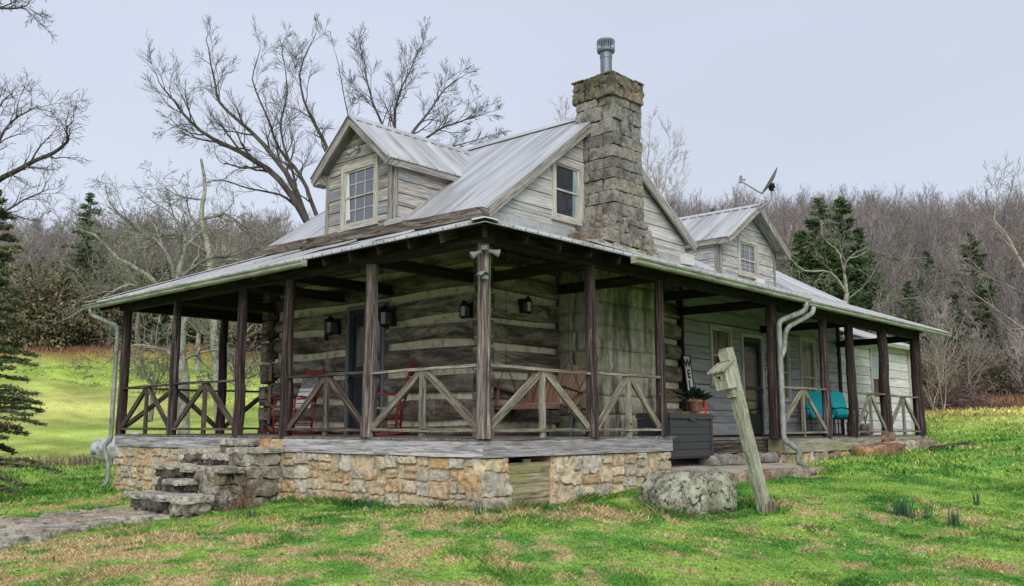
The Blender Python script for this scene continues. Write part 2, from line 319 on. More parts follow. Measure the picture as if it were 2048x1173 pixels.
def curtain(name, ca, cb, sc_=14):
    m, n, b = mat(name, rough=.25, spec=.6); o = coords(n, 'OBJ', (1, 1, .12)); f = noise(n, o, sc_, 4, .6)
    n.links.new(ramp(n, f, [(.35, ca), (.6, cb)]), b.inputs['Base Color']); return m
M_curt = curtain('pale_curtain_behind_glass', (.13, .2, .22), (.32, .42, .42))
M_curtd = curtain('dim_curtain_behind_glass', (.02, .025, .02), (.13, .12, .08))
M_resin, n_, b_ = mat('charcoal_resin', (.042, .042, .05), .5, 0, .35)
M_white, n_, b_ = mat('white_paint', (.6, .6, .56), .6)
M_char, n_, b_ = mat('matt_black_letters', (.015, .015, .016), .6)
M_terra, n_, b_ = mat('pinkish_clay', rough=.85); o_ = coords(n_, 'OBJ'); n_.links.new(ramp(n_, noise(n_, o_, 22, 5), [(.35, (.3, .11, .07)), (.55, (.45, .25, .19)), (.7, (.5, .45, .4))]), b_.inputs['Base Color'])
M_redrib, n_, b_ = mat('red_ribbon', (.5, .012, .015), .5)
M_leafd, n_, b_ = mat('dark_green_leaf', (.015, .035, .018), .5)
M_tan, n_, b_ = mat('orange_tan_wood', rough=.6); uv_ = coords(n_, 'UV', (2, 25, 1)); n_.links.new(ramp(n_, noise(n_, uv_, 1, 5), [(.3, (.35, .16, .05)), (.7, (.48, .25, .09))]), b_.inputs['Base Color'])
M_turq, n_, b_ = mat('turquoise_cushion', rough=.85); o_ = coords(n_, 'OBJ'); f_ = noise(n_, o_, 16, 4); n_.links.new(ramp(n_, f_, [(.3, (.0, .27, .30)), (.7, (.02, .42, .45))]), b_.inputs['Base Color']); bump(n_, b_, f_, .5, .02)
M_burg, n_, b_ = mat('burgundy_paint', (.13, .018, .025), .5)
M_iron, n_, b_ = mat('dark_iron', (.02, .018, .02), .5, .5)
M_bucket, n_, b_ = mat('dull_white_crock', rough=.6); o_ = coords(n_, 'OBJ'); n_.links.new(ramp(n_, noise(n_, o_, 8, 5), [(.35, (.2, .16, .12)), (.6, (.42, .39, .34))]), b_.inputs['Base Color'])
M_tank, n_, b_ = mat('weathered_tank_paint', rough=.6); o_ = coords(n_, 'OBJ'); n_.links.new(ramp(n_, noise(n_, o_, 3.5, 8, .75), [(.38, (.06, .065, .06)), (.46, (.33, .36, .36)), (.62, (.5, .54, .56))]), b_.inputs['Base Color'])
M_dish, n_, b_ = mat('dish_grey', (.23, .24, .25), .5, 0, .4)
M_lampg, n_, b_ = mat('lamp_glass', (.09, .09, .08), .15, 0, .8)
M_concrete, n_, b_ = mat('worn_concrete', rough=.95); o_ = coords(n_, 'OBJ'); f_ = noise(n_, o_, 2.5, 9, .75); n_.links.new(ramp(n_, f_, [(.3, (.19, .17, .13)), (.5, (.36, .33, .27)), (.7, (.46, .43, .37))]), b_.inputs['Base Color']); bump(n_, b_, f_, .3, .02)
M_rush, n_, b_ = mat('woven_seat', rough=.9); o_ = coords(n_, 'OBJ', (30, 90, 30)); f_ = noise(n_, o_, 1, 3); n_.links.new(ramp(n_, f_, [(.3, (.13, .10, .07)), (.7, (.33, .29, .22))]), b_.inputs['Base Color']); bump(n_, b_, f_, .5, .01)
M_fabric, n_, b_ = mat('grey_throw', rough=.95); o_ = coords(n_, 'OBJ'); f_ = noise(n_, o_, 18, 5); n_.links.new(ramp(n_, f_, [(.35, (.09, .09, .09)), (.65, (.23, .23, .22))]), b_.inputs['Base Color'])
M_pillow, n_, b_ = mat('white_pillow_cloth', (.55, .56, .58), .9)
M_navy, n_, b_ = mat('navy_print', (.05, .06, .12), .8)
M_maroon, n_, b_ = mat('maroon_print', (.2, .02, .03), .8)
# ------------------------------------------------------------------ terrain
GP = [(0, 0, -.87), (0, 2.1, -.91), (0, 4.3, -.95), (0, 7, -1.0), (0, 9.9, -1.07), (1.25, 0, -.87), (2.4, 0, -.79), (3.5, 0, -.72), (4.2, 0, -.68), (7.9, 0, -.62), (11, 0, -.45), (15.6, 0, -.35),
      (3.25, -2, -.95), (2.6, -1.1, -.94), (5, -3, -.95), (8, -3, -.8), (12, -3, -.55), (-2, -2.5, -1.15), (-1.7, 5, -1.15), (-3.5, 4, -1.17), (-3.4, 6, -1.17), (5, 5, -.9), (5, 9.9, -1.0), (12, 5, -.5),
      (CAM.x, CAM.y, -1.42), (CAM.x-6, CAM.y-6, -1.7), (CAM.x-14, CAM.y+2, -1.9), (CAM.x+2, CAM.y-14, -1.6), (-40, -40, -3.5), (-70, 20, -4), (20, -70, -3), (-10, 12, -1.5), (12, -12, -.9)]
for (px, py, a) in [(0, 945, 27), (230, 932, 27), (100, 928, 33), (400, 926, 33), (100, 705, 100), (400, 703, 96), (-200, 715, 100), (650, 720, 95), (0, 800, 60), (400, 800, 58), (0, 585, 180), (300, 590, 180), (600, 570, 180), (-300, 590, 180),
                    (1850, 840, 35), (2048, 826, 35), (2300, 815, 35), (2048, 1000, 14), (2048, 890, 21), (0, 1000, 18), (1950, 806, 52), (2250, 780, 52), (2048, 640, 115), (1750, 650, 115), (2300, 600, 115), (2048, 515, 185), (1800, 515, 185), (1500, 515, 190), (1200, 540, 190), (900, 560, 190), (2350, 490, 185),
                    (1024, 780, 60), (1400, 745, 70), (1100, 700, 110), (1700, 590, 330), (2200, 590, 330), (1000, 640, 330), (300, 680, 330), (-300, 690, 330)]:
    q = at(px, py, a); GP.append((q.x, q.y, q.z))
GP = np.array(GP, float)
def _k(r2): return .5*r2*np.log(r2+1e-9)
_n = len(GP); _s = 50.
_X = GP[:, :2]/_s; _A = np.zeros((_n+3, _n+3)); _A[:_n, :_n] = _k(((_X[:, None]-_X[None])**2).sum(2))+np.eye(_n)*1e-5
_A[:_n, _n] = 1; _A[:_n, _n+1:] = _X; _A[_n, :_n] = 1; _A[_n+1:, :_n] = _X.T
_c = np.linalg.solve(_A, np.concatenate([GP[:, 2], [0, 0, 0]]))
def ground_np(XY):
    out = np.empty(len(XY)); 
    for i in range(0, len(XY), 20000):
        q = XY[i:i+20000]/_s; out[i:i+20000] = _k(((q[:, None]-_X[None])**2).sum(2)) @ _c[:_n]+_c[_n]+q @ _c[_n+1:]
    q = XY-np.array([0, 0]); P3 = np.c_[XY, np.zeros(len(XY))]
    d = np.hypot(XY[:, 0]-3, XY[:, 1]-1); out = out+(fbm(P3*1.3, 3, 5)-.5)*.07*np.clip(1.3-d/40, .3, 1)+(fbm(P3*.12, 3, 9)-.5)*np.clip((d-18)/40, 0, 1)*1.6
    return out
def gz(x, y): return float(ground_np(np.array([[x, y]], float))[0])
def ab(XY):     # forward / right distances from the viewpoint
    dx = XY[:, 0]-CAM.x; dy = XY[:, 1]-CAM.y; return dx*cos(TH)+dy*sin(TH), dx*sin(TH)-dy*cos(TH)
def woodsmask(XY):
    a, b = ab(XY); t = b/np.maximum(a, 1); lim = np.interp(t, [-.7, -.2, 0, .2, .38, .46, .6], [98, 96, 88, 66, 56, 50, 48]); P3 = np.c_[XY, np.zeros(len(XY))]
    return np.clip((a-lim-(vn(P3*.13, 3)-.5)*6)/3, 0, 1), a, lim
def dryfield(XY):
    P3 = np.c_[XY, np.zeros(len(XY))]; 
    d = .4*fbm(P3*np.array([1.0, 1.0, 1]), 3, 21)+.6*fbm(P3*np.array([4.6, 4.6, 1]), 3, 22); big = fbm(P3*.28, 3, 33)
    # more straw close to the viewer and low ground, lusher by the wall and to the right
    a, b = ab(XY); bias = np.interp(a, [4, 7, 10, 14, 22], [.035, .03, .0, -.03, -.04])-.05*np.clip(b/np.maximum(a, 1)*2, 0, 1)
    return np.clip((d+.3*(big-.5)+bias-.530)/.13, 0, 1)
def gcolor(XY, fine=True):
    P3 = np.c_[XY, np.zeros(len(XY))]; dry = dryfield(XY)[:, None]; m = fbm(P3*2.2, 3, 44)[:, None]; m = np.clip((m-.35)/.3, 0, 1)
    lush = np.array([.12, .31, .055])*(1-m)+np.array([.32, .48, .10])*m
    straw = np.array([.58, .455, .25]); w, a, lim = woodsmask(XY); w = w[:, None]; a = a[:, None]
    c = lush*(1-dry)+straw*dry
    # hay field beyond the lawn: yellow green with straw streaks
    m2 = np.clip((fbm(P3*np.array([.05, .05, 1]), 4, 51)[:, None]-.36)/.28, 0, 1); m3 = np.clip((fbm(P3*.6, 4, 61)[:, None]-.4)/.25, 0, 1)
    fld = np.array([.35, .47, .10])*(1-m2)+np.array([.56, .51, .18])*m2; m4 = fbm(P3*np.array([.9, .9, 1])*(1.0 if True else 1), 3, 71)[:, None]; fld = fld*(.72+.45*m3)*(.75+.5*m4)
    kf = np.clip((a-24)/8, 0, 1); c = c*(1-kf)+fld*kf
    ed = np.clip(1-np.abs(a-lim[:, None]+4)/6, 0, 1)*.85; c = c*(1-ed)+np.array([.30, .17, .085])*ed
    c = c*(1-w)+(np.array([.20, .155, .125])*(.7+.6*m3))*w
    return c
def axis(lo, hi, step, far, q=1.09):
    x = list(np.arange(lo, hi, step)); s = step; p = x[-1]
    while p < far: s *= q; p += s; x.append(p)
    s = step; p = x[0]; pre = []
    while p > -far: s *= q; p -= s; pre.append(p)
    return np.array(pre[::-1]+x)
gx = axis(-9, 22, .16, 420, 1.075); gy = axis(-10, 14, .16, 420, 1.075)
GX, GY = np.meshgrid(gx, gy, indexing='ij'); XY = np.c_[GX.ravel(), GY.ravel()]; GZ = ground_np(XY)
def npmesh(name, V, Fq, mat, col=None, smooth=True, rnd=None):
    me = bpy.data.meshes.new(name); k = Fq.shape[1]; me.vertices.add(len(V)); me.vertices.foreach_set('co', V.astype(np.float32).ravel())
    me.loops.add(Fq.size); me.loops.foreach_set('vertex_index', Fq.astype(np.int32).ravel()); me.polygons.add(len(Fq))
    me.polygons.foreach_set('loop_start', np.arange(0, Fq.size, k, dtype=np.int32))
    if smooth: me.polygons.foreach_set('use_smooth', np.ones(len(Fq), bool))
    me.update(calc_edges=True)
    if col is not None:
        at_ = me.attributes.new('gcol', 'FLOAT_COLOR', 'POINT'); at_.data.foreach_set('color', np.c_[col, np.ones(len(col))].astype(np.float32).ravel())
    if rnd is not None:
        at_ = me.attributes.new('rnd', 'FLOAT', 'FACE'); at_.data.foreach_set('value', rnd.astype(np.float32))
    me.materials.append(mat); o = bpy.data.objects.new(name, me); COL.objects.link(o); return o
M_ground, n_, b_ = mat('grass_ground', rough=1, spec=.05); o_ = coords(n_, 'OBJ')
ga = N(n_, 'ShaderNodeAttribute', attribute_name='gcol'); f_ = noise(n_, o_, 14, 8, .75); c_ = mixc(n_, ga.outputs['Color'], ramp(n_, f_, [(.36, g(.4)), (.5, g(1.0)), (.64, g(1.5))]), 1, 'MULTIPLY')
f2_ = noise(n_, o_, 1.3, 6, .7); c_ = mixc(n_, c_, ramp(n_, f2_, [(.3, g(.82)), (.7, g(1.15))]), 1, 'MULTIPLY')
n_.links.new(c_, b_.inputs['Base Color']); bump(n_, b_, f_, .8, .05)
nx, ny = len(gx), len(gy); I = np.arange(nx*ny).reshape(nx, ny)
FQ = np.stack([I[:-1, :-1], I[1:, :-1], I[1:, 1:], I[:-1, 1:]], -1).reshape(-1, 4)
o = npmesh('ground', np.c_[XY, GZ], FQ, M_ground, gcolor(XY)); o['kind'] = 'structure'

# grass blades and low clover leaves: nobody could count them
M_blade, n_, b_ = mat('grass_blade', rough=.8, spec=.15); ga = N(n_, 'ShaderNodeAttribute', attribute_name='gcol')
n_.links.new(ga.outputs['Color'], b_.inputs['Base Color'])
tr_ = N(n_, 'ShaderNodeBsdfTranslucent'); ms_ = N(n_, 'ShaderNodeMixShader'); ms_.inputs[0].default_value = .3
n_.links.new(ga.outputs['Color'], tr_.inputs[0]); n_.links.new(b_.outputs[0], ms_.inputs[1]); n_.links.new(tr_.outputs[0], ms_.inputs[2]); n_.links.new(ms_.outputs[0], n_.nodes['Material Output'].inputs[0])
def outside_house(x, y):
    ins = ((x > -.02) & (y > -.02) & (x < 4.2) & (y < 10)) | ((x >= 4.2) & (x < 15.8) & (y > .1)) | ((x > 15) & (x < 21) & (y > 2)) | ((x > 4.2) & (x < 7.9) & (y > -.75)) | ((x > 0) & (y > 1) & (x < 16) & (y < 10))
    st = (x > -1.75) & (x < 0) & (y > 4.3) & (y < 6.7)
    return ~(ins | st)
rg = np.random.default_rng(3)
def scatter(n, amin, amax, tmin=-.66, tmax=.66, pw=1.0):
    a = amin+(amax-amin)*rg.random(n)**pw; b = a*(tmin+(tmax-tmin)*rg.random(n)); x = CAM.x+a*cos(TH)+b*sin(TH); y = CAM.y+a*sin(TH)-b*cos(TH)
    k = outside_house(x, y); return x[k], y[k]
def blades(n, amin, amax, h, wd, flat, seed, pw=1.0):
    x, y = scatter(n, amin, amax, pw=pw); XY = np.c_[x, y]; z = ground_np(XY); n = len(x); c = gcolor(XY); dry = dryfield(XY); P3 = np.c_[XY, np.zeros(n)]
    th = rg.random(n)*2*pi; tuft = np.clip((fbm(P3*1.6, 3, 77)-.48)*5, 0, 1); hh = h*(.5+rg.random(n))*(.55+.8*tuft+.3*dry)
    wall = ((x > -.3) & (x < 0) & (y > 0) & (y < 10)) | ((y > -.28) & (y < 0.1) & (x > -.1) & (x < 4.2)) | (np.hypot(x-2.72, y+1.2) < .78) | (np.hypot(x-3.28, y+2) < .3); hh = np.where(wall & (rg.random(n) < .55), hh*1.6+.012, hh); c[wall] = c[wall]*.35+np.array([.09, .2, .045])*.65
    lean = (flat+rg.random(n)*(.7 if flat < .8 else .4))*hh; la = rg.random(n)*2*pi
    w = wd*(.6+.8*rg.random(n)); sx, sy = np.cos(th)*w, np.sin(th)*w; b = np.c_[x, y, z-.006]
    up = np.c_[np.cos(la)*lean, np.sin(la)*lean, hh]
    V = np.empty((n, 4, 3)); V[:, 0] = b-np.c_[sx, sy, 0*sx]; V[:, 1] = b+np.c_[sx, sy, 0*sx]
    V[:, 2] = b+up*.62+np.c_[sx, sy, 0*sx]*.7+np.c_[0*x, 0*x, hh*.12]; V[:, 3] = b+up
    jit = (.42+1.25*rg.random(n)**1.2)[:, None]; hue = rg.random(n)[:, None]; c = c*jit*(1+(hue-.5)*np.array([.55, .1, .3])); 
    darktuft = (fbm(P3*1.9, 2, 91) > .63) & (dry < .3); c[darktuft] *= np.array([.42, .6, .62])
    return V.reshape(-1, 3), np.repeat(c, 4, 0)
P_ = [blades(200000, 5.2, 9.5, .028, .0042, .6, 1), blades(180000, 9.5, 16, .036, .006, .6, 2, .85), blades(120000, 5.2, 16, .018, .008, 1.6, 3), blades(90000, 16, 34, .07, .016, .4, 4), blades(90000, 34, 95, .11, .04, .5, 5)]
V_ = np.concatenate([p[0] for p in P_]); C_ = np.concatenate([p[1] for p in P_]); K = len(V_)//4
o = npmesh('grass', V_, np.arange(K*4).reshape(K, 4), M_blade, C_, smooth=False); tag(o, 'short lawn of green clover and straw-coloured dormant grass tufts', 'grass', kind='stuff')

# ------------------------------------------------------------------ the farmhouse
HOUSE = empty('farmhouse', 'old log farmhouse with stone chimney, tin roofs, dormers and a wrap-around post porch', 'house', (0, 0, -.9))
HI = Matrix.Translation((0, 0, .9))
def HP(name, mb, m, smooth=False):
    o = mk(name, mb, m, HOUSE, smooth); o.matrix_parent_inverse = HI; return o
D_ = 2.1; CX1 = 7.87; CY1 = 7.9      # cabin footprint x 2.1..7.87, y 2.1..7.9
def zt(y): return .022*(y-2.1)       # the old eave sags by a few centimetres along its length
# log walls
LZ = [(-.02, .14), (.26, .56), (.68, .98), (1.10, 1.42), (1.55, 1.84), (1.96, 2.26), (2.38, 2.68), (2.80, 3.08), (3.14, 3.36)]
core = MB(); core.box(2.16, 2.16, -.9, CX1, CY1-.06, 3.5)
HP('chinking', core, M_chink)
lw = MB()
def log(p0, p1, z0, z1, n_out, thick=.16):
    # a hewn log: gently wavy top and bottom edges, slightly domed face
    p0, p1 = Vector(p0), Vector(p1); d = (p1-p0).normalized(); L = (p1-p0).length; n_out = Vector(n_out); S = max(4, int(L/.35)); r = R.random(); sd = R.random()*99
    ou, ov = R.random()*40, R.random()*40; b = len(lw.v); K = 6
    for k in range(S+1):
        t = k/S*L; c = p0+d*t
        a = z0+(nv((t*.8, sd, 1))-.5)*.09; e = z1+(nv((t*.8, sd, 7))-.5)*.09; h = e-a
        for (q, o_) in ((0, -.1), (.04, .02), (.3, .045+.03*nv((t*1.5, sd, 3))), (.7, .045+.03*nv((t*1.5, sd, 5))), (.96, .02), (1, -.1)):
            p = c+n_out*o_; lw.v.append((p.x, p.y, a+h*q))
    for k in range(S):
        for j in range(K-1):
            q = b+k*K+j; u0, u1 = ou+L*k/S, ou+L*(k+1)/S; v0, v1 = ov+j*(z1-z0)/4, ov+(j+1)*(z1-z0)/4
            f = [q, q+K, q+K+1, q+1]
            nn = (Vector(lw.v[f[1]])-Vector(lw.v[f[0]])).cross(Vector(lw.v[f[3]])-Vector(lw.v[f[0]]))
            uv = [(u0, v0), (u1, v0), (u1, v1), (u0, v1)]
            if nn.dot(n_out) < 0 and j in (1, 2, 3): f = f[::-1]; uv = uv[::-1]
            elif j in (0, 4) and ((nn.z > 0) == (j == 0)): f = f[::-1]; uv = uv[::-1]
            lw.face(f, uv, r)
    for e in (0, S):
        lw.face([b+e*K+j for j in range(K)], [(ou, ov)]*K, r*.5)
DOOR_Y0, DOOR_Y1 = 4.42, 5.50
for i, (a, b) in enumerate(LZ):
    # front wall, facing -x (the door opening is left free)
    dz = .02*(i-3)
    for (y0, y1) in ((2.0, DOOR_Y0-.02), (DOOR_Y1+.02, 8.02)):
        if a > 2.35: 
            if y0 < 3: log((2.1, 2.0, 0), (2.1, 8.02, 0), a, b, (-1, 0, 0))
        else: log((2.1, y0, 0), (2.1, y1, 0), a, b, (-1, 0, 0))
    a2, b2 = a-.07, b-.05
    log((2.0, 2.1, 0), (CX1, 2.1, 0), a2, b2, (0, -1, 0))
    log((2.0, CY1, 0), (CX1, CY1, 0), a2, b2, (0, 1, 0))
for (a, b) in LZ:      # dovetailed corner ends, cut square
    for (x, y) in ((2.02, 2.0), (2.02, 8.0)):
        lw.beam((x-.10, y+.0, (a+b)/2-.02), (x+.16, y+.0, (a+b)/2-.02), .2, (b-a)*.8, seg=2, jit=.012)
        lw.beam((x+.03, y-.1, (a+b)/2-.18), (x+.03, y+.12, (a+b)/2-.18), .2, .2, seg=1, jit=.012)
HP('log_wall', lw, W_log)
# top plate log under the main roof
mb = MB(); mb.beam((1.98, 1.92, 3.475), (1.98, 8.2, 3.66), .2, .175, seg=14, jit=.012); HP('plate_log', mb, wood('plate_log_timber', [(.3, (.04, .032, .026)), (.5, (.17, .14, .115)), (.7, (.34, .3, .25))], (1, 18, 18), patch=((.03, .026, .022), .55, .63, 7), bs=1))
# gable behind the boards (solid)
RX, RZ = 5.08, 5.93      # ridge
GS, GR = .775, .615      # slopes left / right
def cz(x): return RZ-(GS*(RX-x) if x < RX else GR*(x-RX))
gb = MB(); gb.prism([(2.1, 2.13, 3.3), (8.2, 2.13, 3.3), (8.2, 2.13, cz(8.2)-.1), (RX, 2.13, RZ-.1), (2.1, 2.13, cz(2.1)-.1)], (0, 5.7, 0)); HP('gable_core', gb, M_dark)
def siding(mb, O, u, n, poly, h, holes=(), z0=None, gap=.012, th=.024):
    """horizontal boards cut to a convex polygon in (s, z) on a wall plane through O with direction u and outward normal n"""
    O, u, n = Vector(O), Vector(u), Vector(n)
    def span(z):
        xs = []
        for i in range(len(poly)):
            (x0, a), (x1, b) = poly[i], poly[(i+1) % len(poly)]
            if (a-z)*(b-z) <= 0 and a != b: xs.append(x0+(x1-x0)*(z-a)/(b-a))
            elif a == b == z: xs += [x0, x1]
        return (min(xs), max(xs)) if xs else None
    zmin = min(p[1] for p in poly); zmax = max(p[1] for p in poly); z = zmin if z0 is None else z0
    while z < zmax-.02:
        cuts = sorted({z, min(z+h, zmax)} | {q for ho in holes for q in (ho[2], ho[3]) if z+.01 < q < min(z+h, zmax)-.01})
        r = R.random(); off = (R.random()*30, R.random()*30)
        for c0, c1 in zip(cuts, cuts[1:]):
            a0 = max(c0, zmin)+(gap if c0 == z else 0)+1e-4; a1 = c1-1e-4; A, B = span(a0), span(a1)
            if a1 <= a0 or A is None: continue
            if B is None: B = ((A[0]+A[1])/2,)*2
            segs = [(A[0], A[1], B[0], B[1])]
            for (h0, h1, hz0, hz1) in holes:
                if hz0 < (c0+c1)/2 < hz1:
                    ns = []
                    for (p, q, r_, s) in segs:
                        if q <= h0 or p >= h1: ns.append((p, q, r_, s)); continue
                        if p < h0: ns.append((p, h0, r_, min(h0, max(r_, h0))))
                        if q > h1: ns.append((h1, q, max(h1, min(s, h1)), s))
                    segs = ns
            for (p, q, r_, s) in segs:
                if q-p < .01: continue
                tilt = .012
                P = [O+u*p+n*(th+tilt), O+u*q+n*(th+tilt), O+u*s+n*th, O+u*r_+n*th]
                for pt, zz in zip(P, (a0, a0, a1, a1)): pt.z = O.z+zz
                mb.prism(P, -n*th, u, r, off)
        z += h
WX0, WX1, WZ0, WZ1 = 3.82, 4.68, 3.74, 4.86
mb = MB(); siding(mb, (0, 2.12, 0), (1, 0, 0), (0, -1, 0), [(2.15, 3.62), (8.15, 3.62), (8.15, cz(8.15)-.09), (RX, RZ-.09), (2.15, cz(2.15)-.05)], .262, [(WX0, WX1, WZ0, WZ1)])
HP('gable_siding', mb, W_gable)
mb = MB(); mb.box(2.12, 2.04, 3.36, 8.1, 2.115, 3.60); HP('skirt_flashing', mb, M_flash)
mb = MB(); mb.beam((7.9, 2.02, 3.57), (8.3, 2.02, 3.57), .12, .22); HP('siding', mb, W_addn)

def metal(mb, pts, eave, sp=.23, th=.012, rib=.03, lift=0.0):
    """ribbed sheet roofing on a planar polygon; ribs run up the slope at right angles to the eave direction"""
    pts = [Vector(p) for p in pts]; n = Vector((0, 0, 0))
    for i in range(len(pts)): a, b, c = pts[i-1], pts[i], pts[(i+1) % len(pts)]; n += (b-a).cross(c-b)
    n.normalize(); n = n if n.z > 0 else -n
    e = Vector(eave).normalized(); up = n.cross(e).normalized(); up = up if up.z > 0 else -up
    O = pts[0]; q = [((p-O).dot(e), (p-O).dot(up)) for p in pts]
    b0 = len(mb.v); mb.prism(pts, n*th, e, .5, (0, 0))
    # put u across the sheet so streaks run down the slope
    x0 = min(a for a, _ in q); x1 = max(a for a, _ in q); k = 0; x = x0+.03
    while x < x1:
        ys = []
        for i in range(len(q)):
            (ax, ay), (bx, by) = q[i], q[(i+1) % len(q)]
            if (ax-x)*(bx-x) < 0: ys.append(ay+(by-ay)*(x-ax)/(bx-ax))
        if len(ys) >= 2:
            lo, hi = min(ys), max(ys)
            if hi-lo > .04:
                p0 = O+e*x+up*(lo-.004)+n*th; p1 = O+e*x+up*(hi-.01)+n*th; r = R.random(); w0, w1 = .024, .012
                c = [p0-e*w0, p0-e*w1+n*rib, p0+e*w1+n*rib, p0+e*w0]; d = [p1-e*w0, p1-e*w1+n*rib, p1+e*w1+n*rib, p1+e*w0]
                b = len(mb.v); mb.v += [tuple(v) for v in c+d]; L = hi-lo
                flip = (c[1]-c[0]).cross(d[0]-c[0]).dot(-e) < 0
                for (i, j) in ((0, 1), (1, 2), (2, 3)):
                    f = [b+i, b+j, b+4+j, b+4+i]; uv = [(x, 0), (x+.02, 0), (x+.02, L), (x, L)]
                    if not flip: f = f[::-1]; uv = uv[::-1]
                    mb.face(f, uv, r)
                mb.face([b, b+1, b+2, b+3], [(x, 0)]*4, r)
                # minor ribs between the major ones
                for s in (1/3., 2/3.):
                    xx = x+sp*s; 
                    yy = []
                    for i in range(len(q)):
                        (ax, ay), (bx, by) = q[i], q[(i+1) % len(q)]
                        if (ax-xx)*(bx-xx) < 0: yy.append(ay+(by-ay)*(xx-ax)/(bx-ax))
                    if len(yy) >= 2 and max(yy)-min(yy) > .05:
                        p0 = O+e*xx+up*min(yy)+n*(th-.001); p1 = O+e*xx+up*(max(yy)-.012)+n*(th-.001); b = len(mb.v)
                        mb.v += [tuple(v) for v in (p0-e*.014, p0+n*.010, p0+e*.014, p1-e*.014, p1+n*.010, p1+e*.014)]
                        for f in ([b, b+1, b+4, b+3], [b+1, b+2, b+5, b+4]): mb.face(f if not flip else f, [(x, 0), (x+.02, 0), (x+.02, L), (x, L)], r)
        x += sp
# porch roof: front, side (two lengths), far side
EZ, WZ = 2.56, 3.41
A = Vector((-.45, -.45, EZ)); B = Vector((2.1, 2.1, WZ)); C2 = Vector((2.1, 8.05, WZ+.17)); Dd = Vector((-.45, 10.55, EZ)); XE = 16.55
mb = MB()
for k in range(4): metal(mb, [A.lerp(Dd, k/4), A.lerp(Dd, (k+1)/4), B.lerp(C2, (k+1)/4), B.lerp(C2, k/4)], (0, 1, 0))
metal(mb, [A, (8.2, -.45, EZ-.02), (8.2, 2.1, WZ), B], (1, 0, 0))
metal(mb, [(8.2, -.45, EZ-.06), (XE, -.45, EZ-.06), (XE, 2.1, WZ+.06), (8.2, 2.1, WZ)], (1, 0, 0))
metal(mb, [Dd, C2, (9, 8.05, WZ), (9, 10.55, EZ)], (1, 0, 0))
PR = HP('porch_roof', mb, M_metal)
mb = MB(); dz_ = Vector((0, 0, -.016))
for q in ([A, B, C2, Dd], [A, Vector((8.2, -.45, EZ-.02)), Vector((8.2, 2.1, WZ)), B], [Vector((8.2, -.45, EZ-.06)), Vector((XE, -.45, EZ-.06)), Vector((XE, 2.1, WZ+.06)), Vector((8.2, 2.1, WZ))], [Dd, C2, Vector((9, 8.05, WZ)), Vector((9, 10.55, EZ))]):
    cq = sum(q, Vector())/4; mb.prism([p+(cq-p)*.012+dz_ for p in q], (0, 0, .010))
mk('roof_shade_sheet', mb, W_beam, PR)  # dark sheet added under the metal so the porch ceiling reads as shaded
for (p, q) in ((A, B), (Dd, C2)):
    mb = MB(); p, q = Vector(p), Vector(q); d = (q-p).normalized(); s = d.cross(Vector((0, 0, 1))).normalized(); 
    for sg in (-1, 1): 
        o0 = p+Vector((0, 0, .055)); o1 = q+Vector((0, 0, .055)); mb.prism([o0, o0+s*sg*.16+Vector((0, 0, -.035)), o1+s*sg*.16+Vector((0, 0, -.035)), o1], (0, 0, .012))
    mk('hip_cap', mb, M_flash, PR)
# main cabin roof
mb = MB(); y0, y1 = 1.92, 8.25; e0 = 1.90
metal(mb, [(e0, y0, cz(e0)+.0), (e0, y1, cz(e0)+.20), (RX, y1, RZ+.05), (RX, y0, RZ)], (0, 1, 0))
metal(mb, [(8.34, y0, cz(8.34)), (RX, y0, RZ), (RX, y1, RZ+.05), (8.34, y1, cz(8.34))], (0, 1, 0))
MR = HP('main_roof', mb, M_metal)
mb = MB()
for sg, sl_ in ((-1, GS), (1, GR)): mb.prism([(RX, y0-.03, RZ+.05), (RX+sg*.16, y0-.03, RZ+.05-.16*sl_), (RX+sg*.16, y1, RZ+.10-.16*sl_), (RX, y1, RZ+.10)], (0, 0, .012))
mk('ridge_cap', mb, M_metal, MR)
mb = MB()      # barge boards
for (x0, x1) in ((1.93, RX), (8.34, RX)):
    mb.beam((x0, y0+.03, cz(x0)-.09), (x1, y0+.03, cz(x1)-.09), .05, .16, up=(0, 0, 1), seg=8, jit=.003)
mk('barge_board', mb, W_trim, MR)
# wing: walls, siding, roof
WYW = 2.1; WS = .555
def wz(y): return WZ+.07+WS*(y-2.1)
mb = MB(); mb.box(CX1+.01, 2.12, -.5, 15.66, 6.5, 3.36); mb.prism([(CX1+.5, 2.2, 3.36), (CX1+.5, 6.5, 3.36), (CX1+.5, 6.5, 5.6)], (7.8, 0, 0)); HP('wing_core', mb, M_dark)
wins = [(9.02, 9.95, 1.0, 2.32), (10.36, 11.36, -.04, 2.22), (12.28, 12.72, .74, 2.12), (13.32, 14.2, .36, 2.36)]
mb = MB(); siding(mb, (0, 2.11, 0), (1, 0, 0), (0, -1, 0), [(CX1+.02, -.05), (15.62, -.05), (15.62, 3.36), (CX1+.02, 3.36)], .265, wins)
HP('siding', mb, W_wing)
mb = MB(); mb.box(15.6, 2.03, -.3, 15.72, 2.13, 3.3); HP('corner_board', mb, W_beam); mb = MB(); mb.box(CX1-.02, 2.03, -.3, CX1+.06, 2.10, 3.3); HP('corner_board', mb, W_beam)
mb = MB(); metal(mb, [(7.9, 2.1, wz(2.1)), (XE+.02, 2.1, wz(2.1)), (XE+.02, 6.1, wz(6.1)), (7.9, 6.1, wz(6.1))], (1, 0, 0)); metal(mb, [(7.9, 6.1, wz(6.1)), (XE+.02, 6.1, wz(6.1)), (XE+.02, 10.5, wz(1.9)), (7.9, 10.5, wz(1.9))], (1, 0, 0))
WR = HP('wing_roof', mb, M_metal)
